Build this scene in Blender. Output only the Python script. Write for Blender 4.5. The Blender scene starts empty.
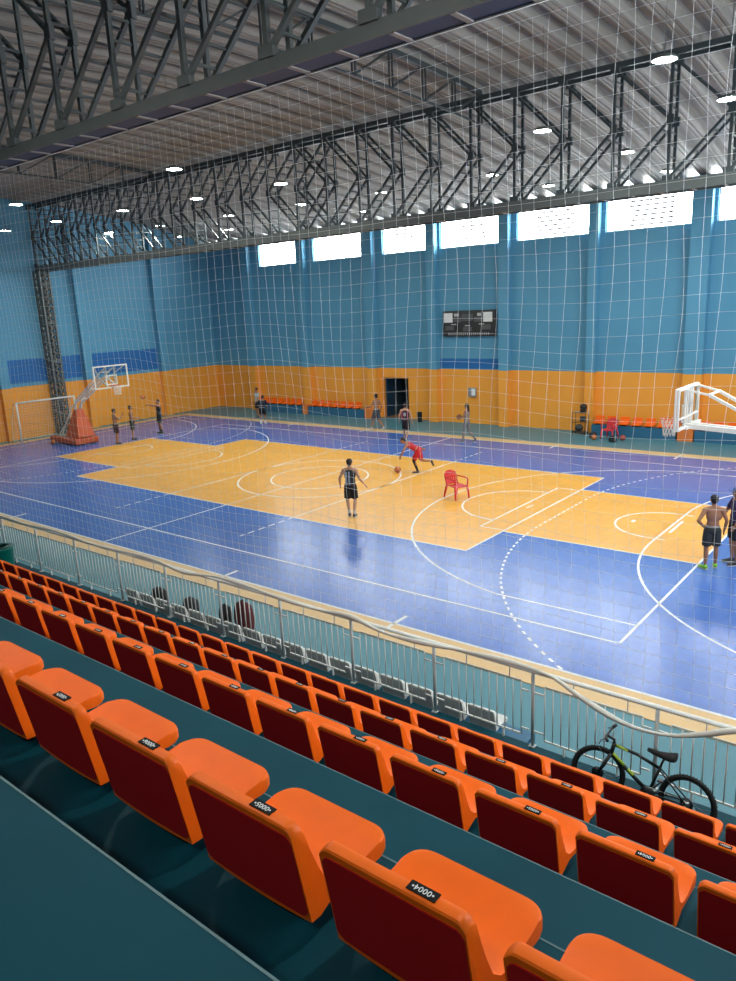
import bpy, bmesh, math, random
from mathutils import Vector, Matrix, Quaternion
random.seed(7)
PI=math.pi
sc=bpy.context.scene
COL=sc.collection
# ------------------------------------------------------------------ camera
F_PX=742.282
CAMPOS=Vector((18.2953,-19.6757,6.0367))
def _rot(w):
    w=Vector(w); t=w.length; k=w/t
    K=Matrix(((0,-k.z,k.y),(k.z,0,-k.x),(-k.y,k.x,0)))
    return Matrix.Identity(3)+math.sin(t)*K+(1-math.cos(t))*(K@K)
_p=math.radians(15)
_R0=Matrix(((1,0,0),(0,-math.sin(_p),-math.cos(_p)),(0,math.cos(_p),-math.sin(_p))))
RC=_rot((-0.003470,0.661796,0.126004))@_R0          # rows: right, down, forward
cam=bpy.data.cameras.new('camera'); camo=bpy.data.objects.new('camera',cam); COL.objects.link(camo)
M=Matrix.Identity(4)
for i in range(3):
    M[i][0]=RC[0][i]; M[i][1]=-RC[1][i]; M[i][2]=-RC[2][i]; M[i][3]=CAMPOS[i]
camo.matrix_world=M
cam.sensor_fit='VERTICAL'; cam.sensor_height=36.0; cam.lens=F_PX/981*36.0; cam.clip_start=0.05; cam.clip_end=500
sc.camera=camo
def pix(p):
    c=RC@(Vector(p)-CAMPOS); return (368+F_PX*c.x/c.z, 490.5+F_PX*c.y/c.z, c.z)
# ------------------------------------------------------------------ light, world, exposure
sc.view_settings.view_transform='Standard'; sc.view_settings.look='None'
sc.view_settings.gamma=1.0; sc.view_settings.exposure=1.06; sc.view_settings.use_curve_mapping=False
w=bpy.data.worlds.new('sky'); sc.world=w; w.use_nodes=True
bg=w.node_tree.nodes['Background']; bg.inputs[0].default_value=(0.93,0.97,1.0,1); bg.inputs[1].default_value=12.0
try:
    sc.cycles.max_bounces=8; sc.cycles.diffuse_bounces=5; sc.cycles.glossy_bounces=3; sc.cycles.sample_clamp_indirect=8.0
    sc.cycles.use_light_tree=True
except Exception: pass
LAMP_STRENGTH=130.0
WINX=[(-16.1,-12.75),(-11.66,-8.15),(-6.69,-3.8),(-3.05,0.5),(1.2,4.95),(5.42,9.2),(9.92,13.4),(14.2,17.6)]
WZ0,WZ1=8.68,9.97
for i,(a,b) in enumerate(WINX):
    l=bpy.data.lights.new('daylight_portal','AREA'); l.shape='RECTANGLE'; l.size=b-a; l.size_y=WZ1-WZ0
    o=bpy.data.objects.new('daylight_portal',l); COL.objects.link(o)
    o.location=((a+b)/2,13.28,(WZ0+WZ1)/2); o.rotation_euler=(-PI/2,0,0)   # faces -Y
    l.cycles.is_portal=True
# ------------------------------------------------------------------ materials
MATS={}
def mat(name,col,rough=0.5,spec=0.5,metal=0.0,noise=None,bump=None,trans=0.0,emit=None,coat=0.0,alpha=1.0):
    if name in MATS: return MATS[name]
    m=bpy.data.materials.new(name); m.use_nodes=True; nt=m.node_tree; b=nt.nodes['Principled BSDF']
    b.inputs['Base Color'].default_value=(*col,1); b.inputs['Roughness'].default_value=rough
    b.inputs['Specular IOR Level'].default_value=spec; b.inputs['Metallic'].default_value=metal
    b.inputs['Coat Weight'].default_value=coat; b.inputs['Transmission Weight'].default_value=trans
    if alpha<1: b.inputs['Alpha'].default_value=alpha
    if emit: b.inputs['Emission Color'].default_value=(*emit[:3],1); b.inputs['Emission Strength'].default_value=emit[3]
    if noise or bump:
        tc=nt.nodes.new('ShaderNodeTexCoord'); nz=nt.nodes.new('ShaderNodeTexNoise')
        nz.inputs['Scale'].default_value=(noise or bump)[0]; nz.inputs['Detail'].default_value=6
        nt.links.new(tc.outputs['Object'],nz.inputs['Vector'])
        if noise:
            mx=nt.nodes.new('ShaderNodeMix'); mx.data_type='RGBA'; k=noise[1]
            mx.inputs['A'].default_value=(*[c*(1-k) for c in col],1); mx.inputs['B'].default_value=(*[min(1,c*(1+k)) for c in col],1)
            nt.links.new(nz.outputs['Fac'],mx.inputs['Factor']); nt.links.new(mx.outputs['Result'],b.inputs['Base Color'])
        if bump:
            bp=nt.nodes.new('ShaderNodeBump'); bp.inputs['Strength'].default_value=bump[1]; bp.inputs['Distance'].default_value=0.01
            nt.links.new(nz.outputs['Fac'],bp.inputs['Height']); nt.links.new(bp.outputs['Normal'],b.inputs['Normal'])
    MATS[name]=m; return m
ORANGE=(0.90,0.14,0.004)
M_seat=mat('orange_plastic',ORANGE,0.45,0.22,noise=(9,0.10))
M_whiteseat=mat('white_plastic',(0.72,0.72,0.68),0.4,noise=(5,0.06))
M_plate=mat('black_plate',(0.008,0.008,0.009),0.6,0.15)
M_numeral=mat('white_numerals',(0.85,0.85,0.85),0.5)
M_stand=mat('teal_painted_concrete',(0.002,0.054,0.078),0.6,0.15,noise=(2.2,0.25),bump=(30,0.25))
M_floor=mat('teal_floor_paint',(0.07,0.22,0.27),0.45,0.4,noise=(1.5,0.12))
M_plinth=mat('blue_plinth_paint',(0.025,0.13,0.24),0.5,noise=(3,0.1))
M_steel=mat('dark_steel_paint',(0.05,0.065,0.07),0.5,0.4,noise=(4,0.2))
M_steel2=mat('grey_green_steel_paint',(0.11,0.125,0.122),0.5,0.4,noise=(3,0.2))
M_navy=mat('navy_sheet',(0.008,0.045,0.12),0.5)
M_rail=mat('white_painted_rail',(0.80,0.79,0.73),0.4,noise=(8,0.1))
M_postm=mat('grey_galvanised_post',(0.55,0.57,0.56),0.4,0.5,noise=(8,0.15))
M_white=mat('white_paint',(0.80,0.79,0.74),0.4)
M_cord=mat('white_net_cord',(0.62,0.64,0.66),0.7)
def cord_mat(name,col):
    m=bpy.data.materials.new(name); m.use_nodes=True; nt=m.node_tree; N=nt.nodes; b=N['Principled BSDF']; out=N['Material Output']
    b.inputs['Base Color'].default_value=(*col,1); b.inputs['Roughness'].default_value=.6
    t=N.new('ShaderNodeBsdfTranslucent'); t.inputs['Color'].default_value=(*col,1); mx=N.new('ShaderNodeMixShader'); mx.inputs[0].default_value=.5
    nt.links.new(b.outputs[0],mx.inputs[1]); nt.links.new(t.outputs[0],mx.inputs[2]); nt.links.new(mx.outputs[0],out.inputs[0]); return m
M_cord=cord_mat('white_nylon_cord',(0.9,0.92,0.93))
M_rope=mat('gathered_net_rope',(0.80,0.78,0.70),0.8,bump=(60,0.6))
M_black=mat('black_paint',(0.012,0.012,0.013),0.35)
M_rubber=mat('black_rubber',(0.012,0.012,0.012),0.75)
M_lime=mat('lime_decal',(0.45,0.62,0.05),0.35)
M_chrome=mat('brushed_metal',(0.5,0.5,0.5),0.3,metal=1.0)
M_ball=mat('orange_ball_leather',(0.55,0.15,0.035),0.55,bump=(80,0.4))
M_seam=mat('ball_seam',(0.03,0.02,0.015),0.6)
M_red=mat('red_plastic',(0.62,0.012,0.015),0.35)
M_pad=mat('orange_red_pad',(0.62,0.11,0.03),0.5,noise=(3,0.12))
M_green=mat('green_plastic',(0.0,0.16,0.13),0.4)
M_lamp=mat('lamp_diffuser',(1,1,1),0.5,emit=(0.95,1.0,0.93,LAMP_STRENGTH))
M_glass=mat('backboard_acrylic',(0.9,0.95,0.95),0.05,trans=1.0)
M_glass.node_tree.nodes['Principled BSDF'].inputs['IOR'].default_value=1.05

def colramp_wall(name,band=None,rect=None):
    """blue over orange wall paint with an optional darker blue painted band (object = world coordinates)"""
    m=bpy.data.materials.new(name); m.use_nodes=True; nt=m.node_tree; N=nt.nodes; L=nt.links; b=N['Principled BSDF']
    b.inputs['Roughness'].default_value=0.55; b.inputs['Specular IOR Level'].default_value=0.35
    tc=N.new('ShaderNodeTexCoord'); sp=N.new('ShaderNodeSeparateXYZ'); L.new(tc.outputs['Object'],sp.inputs[0])
    def gt(sock,v):
        n=N.new('ShaderNodeMath'); n.operation='GREATER_THAN'; L.new(sock,n.inputs[0]); n.inputs[1].default_value=v; return n.outputs[0]
    def mul(a,c):
        n=N.new('ShaderNodeMath'); n.operation='MULTIPLY'; L.new(a,n.inputs[0]); L.new(c,n.inputs[1]); return n.outputs[0]
    def inv(a):
        n=N.new('ShaderNodeMath'); n.operation='SUBTRACT'; n.inputs[0].default_value=1; L.new(a,n.inputs[1]); return n.outputs[0]
    def mixc(f,a,c):
        n=N.new('ShaderNodeMix'); n.data_type='RGBA'; L.new(f,n.inputs['Factor'])
        for s,v in (('A',a),('B',c)):
            if isinstance(v,tuple): n.inputs[s].default_value=(*v,1)
            else: L.new(v,n.inputs[s])
        return n.outputs['Result']
    nz=N.new('ShaderNodeTexNoise'); nz.inputs['Scale'].default_value=0.7; nz.inputs['Detail'].default_value=5; L.new(tc.outputs['Object'],nz.inputs['Vector'])
    blue=mixc(nz.outputs['Fac'],(0.088,0.295,0.455),(0.115,0.345,0.51))
    orange=mixc(nz.outputs['Fac'],(0.84,0.335,0.04),(0.92,0.385,0.055))
    c=mixc(gt(sp.outputs['Z'],2.74),orange,blue)
    for ax,a,d,z0,z1 in (band or []):
        s=sp.outputs[ax]
        f=mul(mul(gt(s,a),inv(gt(s,d))),mul(gt(sp.outputs['Z'],z0),inv(gt(sp.outputs['Z'],z1))))
        c=mixc(f,c,(0.018,0.145,0.40))
    L.new(c,b.inputs['Base Color'])
    bp=N.new('ShaderNodeBump'); bp.inputs['Strength'].default_value=0.15; nz2=N.new('ShaderNodeTexNoise'); nz2.inputs['Scale'].default_value=12
    L.new(tc.outputs['Object'],nz2.inputs['Vector']); L.new(nz2.outputs['Fac'],bp.inputs['Height']); L.new(bp.outputs['Normal'],b.inputs['Normal'])
    MATS[name]=m; return m
M_wfar=colramp_wall('far_wall_paint',[('X',-3.16,0.46,2.78,3.28)])
M_wleft=colramp_wall('left_wall_paint',[('Y',-0.95,9.15,2.92,4.15)])
M_wall=colramp_wall('hall_wall_paint')

def court_mat(name,col,rough):
    """interlocking sports tiles: 30 cm tiles made of fine ribs, with scuffs"""
    m=bpy.data.materials.new(name); m.use_nodes=True; nt=m.node_tree; N=nt.nodes; L=nt.links; b=N['Principled BSDF']
    tc=N.new('ShaderNodeTexCoord')
    br=N.new('ShaderNodeTexBrick'); br.offset=0.0; br.inputs['Scale'].default_value=1.0
    br.inputs['Brick Width'].default_value=0.305; br.inputs['Row Height'].default_value=0.305; br.inputs['Mortar Size'].default_value=0.006
    br.inputs['Mortar Smooth'].default_value=0.3; br.inputs['Bias'].default_value=0.0
    k=0.05
    br.inputs['Color1'].default_value=(*[c*(1-k) for c in col],1); br.inputs['Color2'].default_value=(*[min(1,c*(1+k)) for c in col],1)
    br.inputs['Mortar'].default_value=(*[c*0.72 for c in col],1)
    L.new(tc.outputs['Object'],br.inputs['Vector'])
    nz=N.new('ShaderNodeTexNoise'); nz.inputs['Scale'].default_value=5.0; nz.inputs['Detail'].default_value=12; nz.inputs['Roughness'].default_value=0.85
    L.new(tc.outputs['Object'],nz.inputs['Vector'])
    cr=N.new('ShaderNodeValToRGB'); cr.color_ramp.elements[0].position=0.48; cr.color_ramp.elements[1].position=0.80
    cr.color_ramp.elements[0].color=(0,0,0,1); cr.color_ramp.elements[1].color=(0.06,0.06,0.06,1); L.new(nz.outputs['Fac'],cr.inputs[0])
    mx=N.new('ShaderNodeMix'); mx.data_type='RGBA'; L.new(cr.outputs[0],mx.inputs['Factor']); L.new(br.outputs['Color'],mx.inputs['A'])
    mx.inputs['B'].default_value=(min(1,col[0]+.28),min(1,col[1]+.28),min(1,col[2]+.22),1)
    L.new(mx.outputs['Result'],b.inputs['Base Color'])
    n2=N.new('ShaderNodeTexNoise'); n2.inputs['Scale'].default_value=9.0; n2.inputs['Detail'].default_value=8; L.new(tc.outputs['Object'],n2.inputs['Vector'])
    mr=N.new('ShaderNodeMapRange'); mr.inputs['To Min'].default_value=rough-0.02; mr.inputs['To Max'].default_value=rough+0.05
    L.new(n2.outputs['Fac'],mr.inputs['Value']); L.new(mr.outputs['Result'],b.inputs['Roughness'])
    wv=N.new('ShaderNodeTexChecker'); wv.inputs['Scale'].default_value=1/0.153; L.new(tc.outputs['Object'],wv.inputs['Vector'])
    bp=N.new('ShaderNodeBump'); bp.inputs['Strength'].default_value=0.14; bp.inputs['Distance'].default_value=0.004
    n3=N.new('ShaderNodeTexNoise'); n3.inputs['Scale'].default_value=30; L.new(tc.outputs['Object'],n3.inputs['Vector'])
    ad=N.new('ShaderNodeMath'); ad.operation='MULTIPLY_ADD'; L.new(n3.outputs['Fac'],ad.inputs[0]); ad.inputs[1].default_value=.5; L.new(br.outputs['Fac'],ad.inputs[2])
    L.new(ad.outputs[0],bp.inputs['Height']); L.new(bp.outputs['Normal'],b.inputs['Normal'])
    b.inputs['Specular IOR Level'].default_value=0.75
    MATS[name]=m; return m
M_cblue=court_mat('blue_court_tiles',(0.055,0.155,0.50),0.225)
M_cyel=court_mat('yellow_court_tiles',(0.85,0.41,0.045),0.28)
M_cbeige=mat('beige_border',(0.72,0.48,0.22),0.5,noise=(2,0.1))
M_line=mat('white_court_paint',(0.82,0.83,0.82),0.4)

def roof_mat():
    m=bpy.data.materials.new('corrugated_roof_sheet'); m.use_nodes=True; nt=m.node_tree; N=nt.nodes; L=nt.links; b=N['Principled BSDF']
    b.inputs['Metallic'].default_value=0.0; b.inputs['Roughness'].default_value=0.6; b.inputs['Specular IOR Level'].default_value=0.3
    tc=N.new('ShaderNodeTexCoord'); nz=N.new('ShaderNodeTexNoise'); nz.inputs['Scale'].default_value=1.3; nz.inputs['Detail'].default_value=6
    mp=N.new('ShaderNodeMapping'); mp.inputs['Scale'].default_value=(1,0.15,1); L.new(tc.outputs['Object'],mp.inputs[0]); L.new(mp.outputs[0],nz.inputs['Vector'])
    mx=N.new('ShaderNodeMix'); mx.data_type='RGBA'; L.new(nz.outputs['Fac'],mx.inputs['Factor'])
    mx.inputs['A'].default_value=(0.21,0.205,0.19,1); mx.inputs['B'].default_value=(0.34,0.325,0.295,1); L.new(mx.outputs['Result'],b.inputs['Base Color'])
    wv=N.new('ShaderNodeTexWave'); wv.bands_direction='Y'; wv.inputs['Scale'].default_value=3.2; L.new(tc.outputs['Object'],wv.inputs['Vector'])
    bp=N.new('ShaderNodeBump'); bp.inputs['Strength'].default_value=0.08; bp.inputs['Distance'].default_value=0.01
    L.new(wv.outputs['Fac'],bp.inputs['Height']); L.new(bp.outputs['Normal'],b.inputs['Normal'])
    return m
M_roof=roof_mat()

# ------------------------------------------------------------------ mesh helpers
class MB:
    def __init__(s): s.v=[]; s.f=[]; s.mi=[]; s.sm=[]
    def add(s,vs,fs,mi=0,smooth=False):
        o=len(s.v); s.v+= [tuple(v) for v in vs]; s.f+=[tuple(i+o for i in f) for f in fs]; s.mi+=[mi]*len(fs); s.sm+=[smooth]*len(fs); return s
    def box(s,x0,y0,z0,x1,y1,z1,mi=0):
        v=[(x0,y0,z0),(x1,y0,z0),(x1,y1,z0),(x0,y1,z0),(x0,y0,z1),(x1,y0,z1),(x1,y1,z1),(x0,y1,z1)]
        return s.add(v,[(0,3,2,1),(4,5,6,7),(0,1,5,4),(1,2,6,5),(2,3,7,6),(3,0,4,7)],mi)
    def cbox(s,c,d,rot=None,mi=0,bev=0.0):
        hx,hy,hz=d[0]/2,d[1]/2,d[2]/2; R=rot or Matrix.Identity(3); c=Vector(c)
        if bev<=0:
            vs=[c+R@Vector((x,y,z)) for z in (-hz,hz) for x,y in ((-hx,-hy),(hx,-hy),(hx,hy),(-hx,hy))]
            return s.add(vs,[(0,3,2,1),(4,5,6,7),(0,1,5,4),(1,2,6,5),(2,3,7,6),(3,0,4,7)],mi)
        bm=bmesh.new(); bmesh.ops.create_cube(bm,size=1.0)
        for v in bm.verts: v.co=Vector((v.co.x*d[0],v.co.y*d[1],v.co.z*d[2]))
        bmesh.ops.bevel(bm,geom=list(bm.edges),offset=bev,segments=3,affect='EDGES',profile=0.5)
        return s.bm(bm,Matrix.Translation(c)@R.to_4x4(),mi,True)
    def bm(s,bm,M=None,mi=0,smooth=True):
        bm.verts.index_update(); vs=[(M@v.co if M else v.co.copy()) for v in bm.verts]
        fs=[tuple(v.index for v in f.verts) for f in bm.faces]; bm.free(); return s.add(vs,fs,mi,smooth)
    def bar(s,p,q,w,h=None,up=(0,0,1),mi=0):
        p=Vector(p);q=Vector(q); d=(q-p).normalized(); u=Vector(up)
        if abs(d.dot(u))>0.98: u=Vector((0,1,0))
        a=d.cross(u).normalized(); b=a.cross(d).normalized(); h=h or w
        vs=[e+a*sx*w/2+b*sy*h/2 for e in (p,q) for sx,sy in ((-1,-1),(1,-1),(1,1),(-1,1))]
        return s.add(vs,[(0,3,2,1),(4,5,6,7),(0,1,5,4),(1,2,6,5),(2,3,7,6),(3,0,4,7)],mi)
    def tube(s,pts,r,n=8,closed=False,mi=0,caps=True,rs=None):
        pts=[Vector(p) for p in pts]; m=len(pts); vs=[]; prev=None
        for i,p in enumerate(pts):
            if closed: t=pts[(i+1)%m]-pts[i-1]
            else: t=pts[min(i+1,m-1)]-pts[max(i-1,0)]
            t.normalize()
            if prev is None:
                a=t.cross(Vector((0,0,1)))
                if a.length<1e-3: a=t.cross(Vector((0,1,0)))
                a.normalize()
            else:
                a=prev-t*prev.dot(t)
                if a.length<1e-5: a=t.cross(Vector((0,1,0)))
                a.normalize()
            prev=a; b=t.cross(a); rr=rs[i] if rs else r
            for k in range(n):
                th=2*PI*k/n; vs.append(p+a*math.cos(th)*rr+b*math.sin(th)*rr)
        fs=[]
        for i in range(m if closed else m-1):
            j=(i+1)%m
            for k in range(n):
                k2=(k+1)%n; fs.append((i*n+k,i*n+k2,j*n+k2,j*n+k))
        if caps and not closed: fs.append(tuple(range(n-1,-1,-1))); fs.append(tuple((m-1)*n+k for k in range(n)))
        return s.add(vs,fs,mi,n>4)
    def cyl(s,p,q,r,r2=None,n=16,mi=0): return s.tube([p,q],r,n,mi=mi,rs=[r,r if r2 is None else r2])
    def lathe(s,prof,n=24,c=(0,0,0),mi=0,axis='Z'):
        vs=[];fs=[];m=len(prof)
        for k in range(n):
            th=2*PI*k/n
            for r,z in prof: vs.append((c[0]+r*math.cos(th),c[1]+r*math.sin(th),c[2]+z))
        for k in range(n):
            k2=(k+1)%n
            for i in range(m-1): fs.append((k*m+i,k2*m+i,k2*m+i+1,k*m+i+1))
        return s.add(vs,fs,mi,True)
    def ell(s,c,r,rot=None,u=16,v=10,mi=0):
        bm=bmesh.new(); bmesh.ops.create_uvsphere(bm,u_segments=u,v_segments=v,radius=1.0)
        R=(rot or Matrix.Identity(3)).to_4x4()
        return s.bm(bm,Matrix.Translation(Vector(c))@R@Matrix.Diagonal((r[0],r[1],r[2],1)),mi)
    def cap(s,p,q,r1,r2,n=12):
        """tapered capsule"""
        p=Vector(p);q=Vector(q);d=q-p;L=d.length
        if L<1e-6: return s.ell(p,(r1,r1,r1))
        d.normalize(); pts=[];rs=[]
        for k in range(1,4):
            a=PI/2*(1-k/4.0); pts.append(p-d*r1*math.sin(a)); rs.append(r1*math.cos(a))
        pts.append(p);rs.append(r1); pts.append(q); rs.append(r2)
        for k in range(1,4):
            a=PI/2*k/4.0; pts.append(q+d*r2*math.sin(a)); rs.append(r2*math.cos(a))
        return s.tube(pts,r1,n,rs=rs)
    def mesh(s,name,mats):
        me=bpy.data.meshes.new(name); me.from_pydata([tuple(v) for v in s.v],[],s.f)
        for m in (mats if isinstance(mats,(list,tuple)) else [mats]): me.materials.append(m)
        me.polygons.foreach_set('material_index',s.mi); me.polygons.foreach_set('use_smooth',s.sm); me.update()
        return me
    def build(s,name,mats,parent=None,loc=None,rz=0.0):
        o=bpy.data.objects.new(name,s.mesh(name,mats)); COL.objects.link(o)
        if parent: o.parent=parent
        if loc: o.location=loc
        if rz: o.rotation_euler=(0,0,rz)
        return o
def tag(o,label=None,cat=None,group=None,kind=None):
    if label: o['label']=label
    if cat: o['category']=cat
    if group: o['group']=group
    if kind: o['kind']=kind
    return o
def struct(o): o['kind']='structure'; return o
def empty(name,label,cat,loc=(0,0,0),rz=0.0,group=None):
    o=bpy.data.objects.new(name,None); COL.objects.link(o); o.location=loc; o.rotation_euler=(0,0,rz); o.empty_display_size=0.1
    return tag(o,label,cat,group)
def kids(o): return [c for c in bpy.data.objects if c.parent==o]
def copy_tree(o,parent=None,cache={}):
    key=o.name
    if key not in cache: cache[key]=kids(o)
    c=o.copy(); COL.objects.link(c); c.parent=parent
    for ch in cache[key]: copy_tree(ch,c)
    return c
ORD=['','first','second','third','fourth','fifth','sixth','seventh','eighth','ninth','tenth','eleventh','twelfth','thirteenth','fourteenth','fifteenth','sixteenth','seventeenth','eighteenth','nineteenth','twentieth']
ORD+=['twenty-'+x for x in ORD[1:10]]+['thirtieth']+['thirty-'+x for x in ORD[1:10]]

# ------------------------------------------------------------------ setting
WL,WR,WF,WN=-20.9,21.0,13.1,-24.6
RZ0,RK=12.35,0.00552
def zr(y): return RZ0-RK*(y+5.3)**2
MB().box(WL-0.3,WN-.3,-0.3,WR+.3,WF+.3,0.0).build('floor',M_floor); struct(bpy.data.objects['floor'])
# roof
def make_roof():
    mb=MB(); pitch=0.87
    prof=[]
    x=WL-0.4; k=0
    off=[(0.0,0.0),(.05,0.0),(.06,.035),(.10,.035),(.11,0),(.20,0),(.21,.035),(.25,.035),(.26,0.0),(0.33,0.0),(0.37,0.06),(0.40,0.20),(0.46,0.27),(0.60,0.29),(0.74,0.27),(0.80,0.20),(0.83,0.06)]
    n=int((WR-WL+0.8)/pitch)+1
    for i in range(n):
        for a,z in off: prof.append((x+i*pitch+a,z))
    ys=[WN-0.5+ (WF+0.9-WN+0.5)*j/40 for j in range(41)]
    vs=[];fs=[];m=len(prof)
    for y in ys:
        for px,pz in prof: vs.append((px,y,zr(y)+pz))
    for j in range(40):
        for i in range(m-1): fs.append((j*m+i,j*m+i+1,(j+1)*m+i+1,(j+1)*m+i))
    mb.add(vs,fs,0,False); o=mb.build('ceiling',M_roof); struct(o)
make_roof()
def right_wall():
    mb=MB(); z0,z1=6.2,9.4; ys=[WN,-13.5,-10.5,-5.5,-2.5,2.5,5.5,10.5,WF]
    mb.box(WR,WN,0,WR+.25,WF,z0)
    for i in range(0,len(ys)-1,2): mb.box(WR,ys[i],z0,WR+.25,ys[i+1],z1)
    mb.box(WR,ys[-2],z0,WR+.25,ys[-1],z1) if len(ys)%2 else None
    Y=[WN+(WF-WN)*j/30 for j in range(31)]; vs=[];fs=[]
    for x in (WR,WR+.25):
        for y in Y: vs+=[(x,y,z1),(x,y,zr(y)+.02)]
    for j in range(30):
        a=j*2; fs.append((a,a+1,a+3,a+2)); fs.append((62+a,62+a+2,62+a+3,62+a+1))
    mb.add(vs,fs); struct(mb.build('wall_right',M_wall))
    for k,i in enumerate(range(1,len(ys)-2,2)):  # unseen windows added to bring daylight onto the near seats and railing
        a,b=ys[i],ys[i+1]
        l=bpy.data.lights.new('daylight_portal','AREA'); l.shape='RECTANGLE'; l.size=z1-z0; l.size_y=b-a; l.cycles.is_portal=True
        o=bpy.data.objects.new('daylight_portal',l); COL.objects.link(o); o.location=(WR+.2,(a+b)/2,(z0+z1)/2); o.rotation_euler=(0,PI/2,0)
        mb=MB(); t=.06
        mb.box(WR+.1,a,z0,WR+.16,b,z0+t); mb.box(WR+.1,a,z1-t,WR+.16,b,z1); mb.box(WR+.1,a,z0+t,WR+.16,a+t,z1-t); mb.box(WR+.1,b-t,z0+t,WR+.16,b,z1-t)
        struct(mb.build('window_%d'%(20+k),mat('white_window_frame',(0.8,0.8,0.78),0.4)))
def wall_poly(name,x0,x1,m):
    ys=[WN+(WF-WN)*j/30 for j in range(31)]; vs=[];fs=[]
    for x in (x0,x1):
        for y in ys: vs+= [(x,y,0),(x,y,zr(y)+0.02)]
    n=62
    for j in range(30):
        a=j*2; fs.append((a,a+1,a+3,a+2)); fs.append((n+a,n+a+2,n+a+3,n+a+1)); fs.append((a+1,n+a+1,n+a+3,a+3))
    fs.append((0,n,n+1,1)); fs.append((60,61,n+61,n+60))
    struct(MB().add(vs,fs).build(name,m))
wall_poly('wall_left',WL-0.25,WL,M_wleft); right_wall()
def far_wall():
    mb=MB(); top=zr(WF)-0.02; DX0,DX1,DZ=-7.0,-5.2,2.26
    mb.box(WL,WF,0,DX0,WF+.25,WZ0); mb.box(DX0,WF,DZ,DX1,WF+.25,WZ0); mb.box(DX1,WF,0,WR,WF+.25,WZ0)
    mb.box(WL,WF,WZ1,WR,WF+.25,top)
    x=WL
    for a,b in WINX: mb.box(x,WF,WZ0,a,WF+.25,WZ1); x=b
    mb.box(x,WF,WZ0,WR,WF+.25,WZ1)
    struct(mb.build('wall_far',M_wfar))
    mb=MB(); mb.box(WL,WN-.25,0,WR,WN,zr(WN)+.0); struct(mb.build('wall_near',mat('dark_blue_back_wall',(0.02,0.05,0.08),0.7)))
far_wall()
# windows
M_winframe=mat('white_window_frame',(0.8,0.8,0.78),0.4)
M_louver=mat('grey_louver',(0.10,0.10,0.11),0.5)
for i,(a,b) in enumerate(WINX):
    o=bpy.data.objects.new('window_%d'%(i+1),None); COL.objects.link(o); struct(o)
    mb=MB(); t=0.05
    mb.box(a,WF+.10,WZ0,b,WF+.16,WZ0+t); mb.box(a,WF+.10,WZ1-t,b,WF+.16,WZ1); mb.box(a,WF+.10,WZ0+t,a+t,WF+.16,WZ1-t); mb.box(b-t,WF+.10,WZ0+t,b,WF+.16,WZ1-t)
    mb.build('window_frame',M_winframe,o)
    c=(a+b)/2; mb=MB(); hw=(b-a)*0.24
    for k in range(6):
        z=WZ0+0.15+k*0.19; mb.box(c-hw,WF+.05,z,c+hw,WF+.17,z+.07)
    mb.box(c-.012,WF+.11,WZ0+.05,c+.012,WF+.135,WZ1-.05)
    mb.build('louver_bars',M_louver,o)
# pilasters
n=1
for x,wd in ((-17.1,.6),(-12.4,.55),(-7.45,.6),(-3.42,.5),(.68,.5),(5.03,.42),(9.42,.75),(13.8,.55),(18.0,.6)):
    struct(MB().box(x-wd/2,WF-.38,0,x+wd/2,WF,zr(WF)-.06).build('trim_%d'%n,M_wall)); n+=1
for y,wd in ((-5.6,.5),(-1.25,.5),(3.6,.5),(8.75,.5)):
    struct(MB().box(WL,y-wd/2,0,WL+.35,y+wd/2,zr(y)-.3).build('trim_%d'%n,M_wall)); n+=1
# doorway with dark blue double door standing open behind
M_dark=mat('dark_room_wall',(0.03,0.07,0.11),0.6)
M_doorp=mat('dark_blue_door',(0.015,0.05,0.10),0.4)
M_floor2=mat('corridor_floor',(0.25,0.11,0.04),0.6)
d=bpy.data.objects.new('door_1',None); COL.objects.link(d); struct(d); d.location=(-6.1,13.2,0)
mb=MB(); mb.box(-.9,.1,0,-.86,2.4,2.3); mb.box(.86,.1,0,.9,2.4,2.3); mb.box(-.9,2.4,0,.9,2.45,2.3); mb.box(-.9,.1,2.27,.9,2.4,2.31); mb.build('corridor_wall',M_dark,d)
MB().box(-.9,-.1,0.001,.9,2.4,.012).build('corridor_floor',M_floor2,d)
mb=MB(); mb.box(-.9,-.08,0,-.83,.08,2.26); mb.box(.83,-.08,0,.9,.08,2.26); mb.box(-.83,-.08,2.19,.83,.08,2.26); mb.build('door_frame',M_wall if False else mat('orange_door_frame',(0.7,0.26,0.03),0.5),d)
lf=MB().box(-.03,0,.01,.03,.8,2.15).build('door_leaf',M_doorp,d); lf.location=(-.8,.1,0); lf.rotation_euler=(0,0,.15)
lf=MB().box(-.03,0,.01,.03,.8,2.15).build('door_leaf',M_doorp,d); lf.location=(.8,.1,0); lf.rotation_euler=(0,0,-.25)

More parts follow.
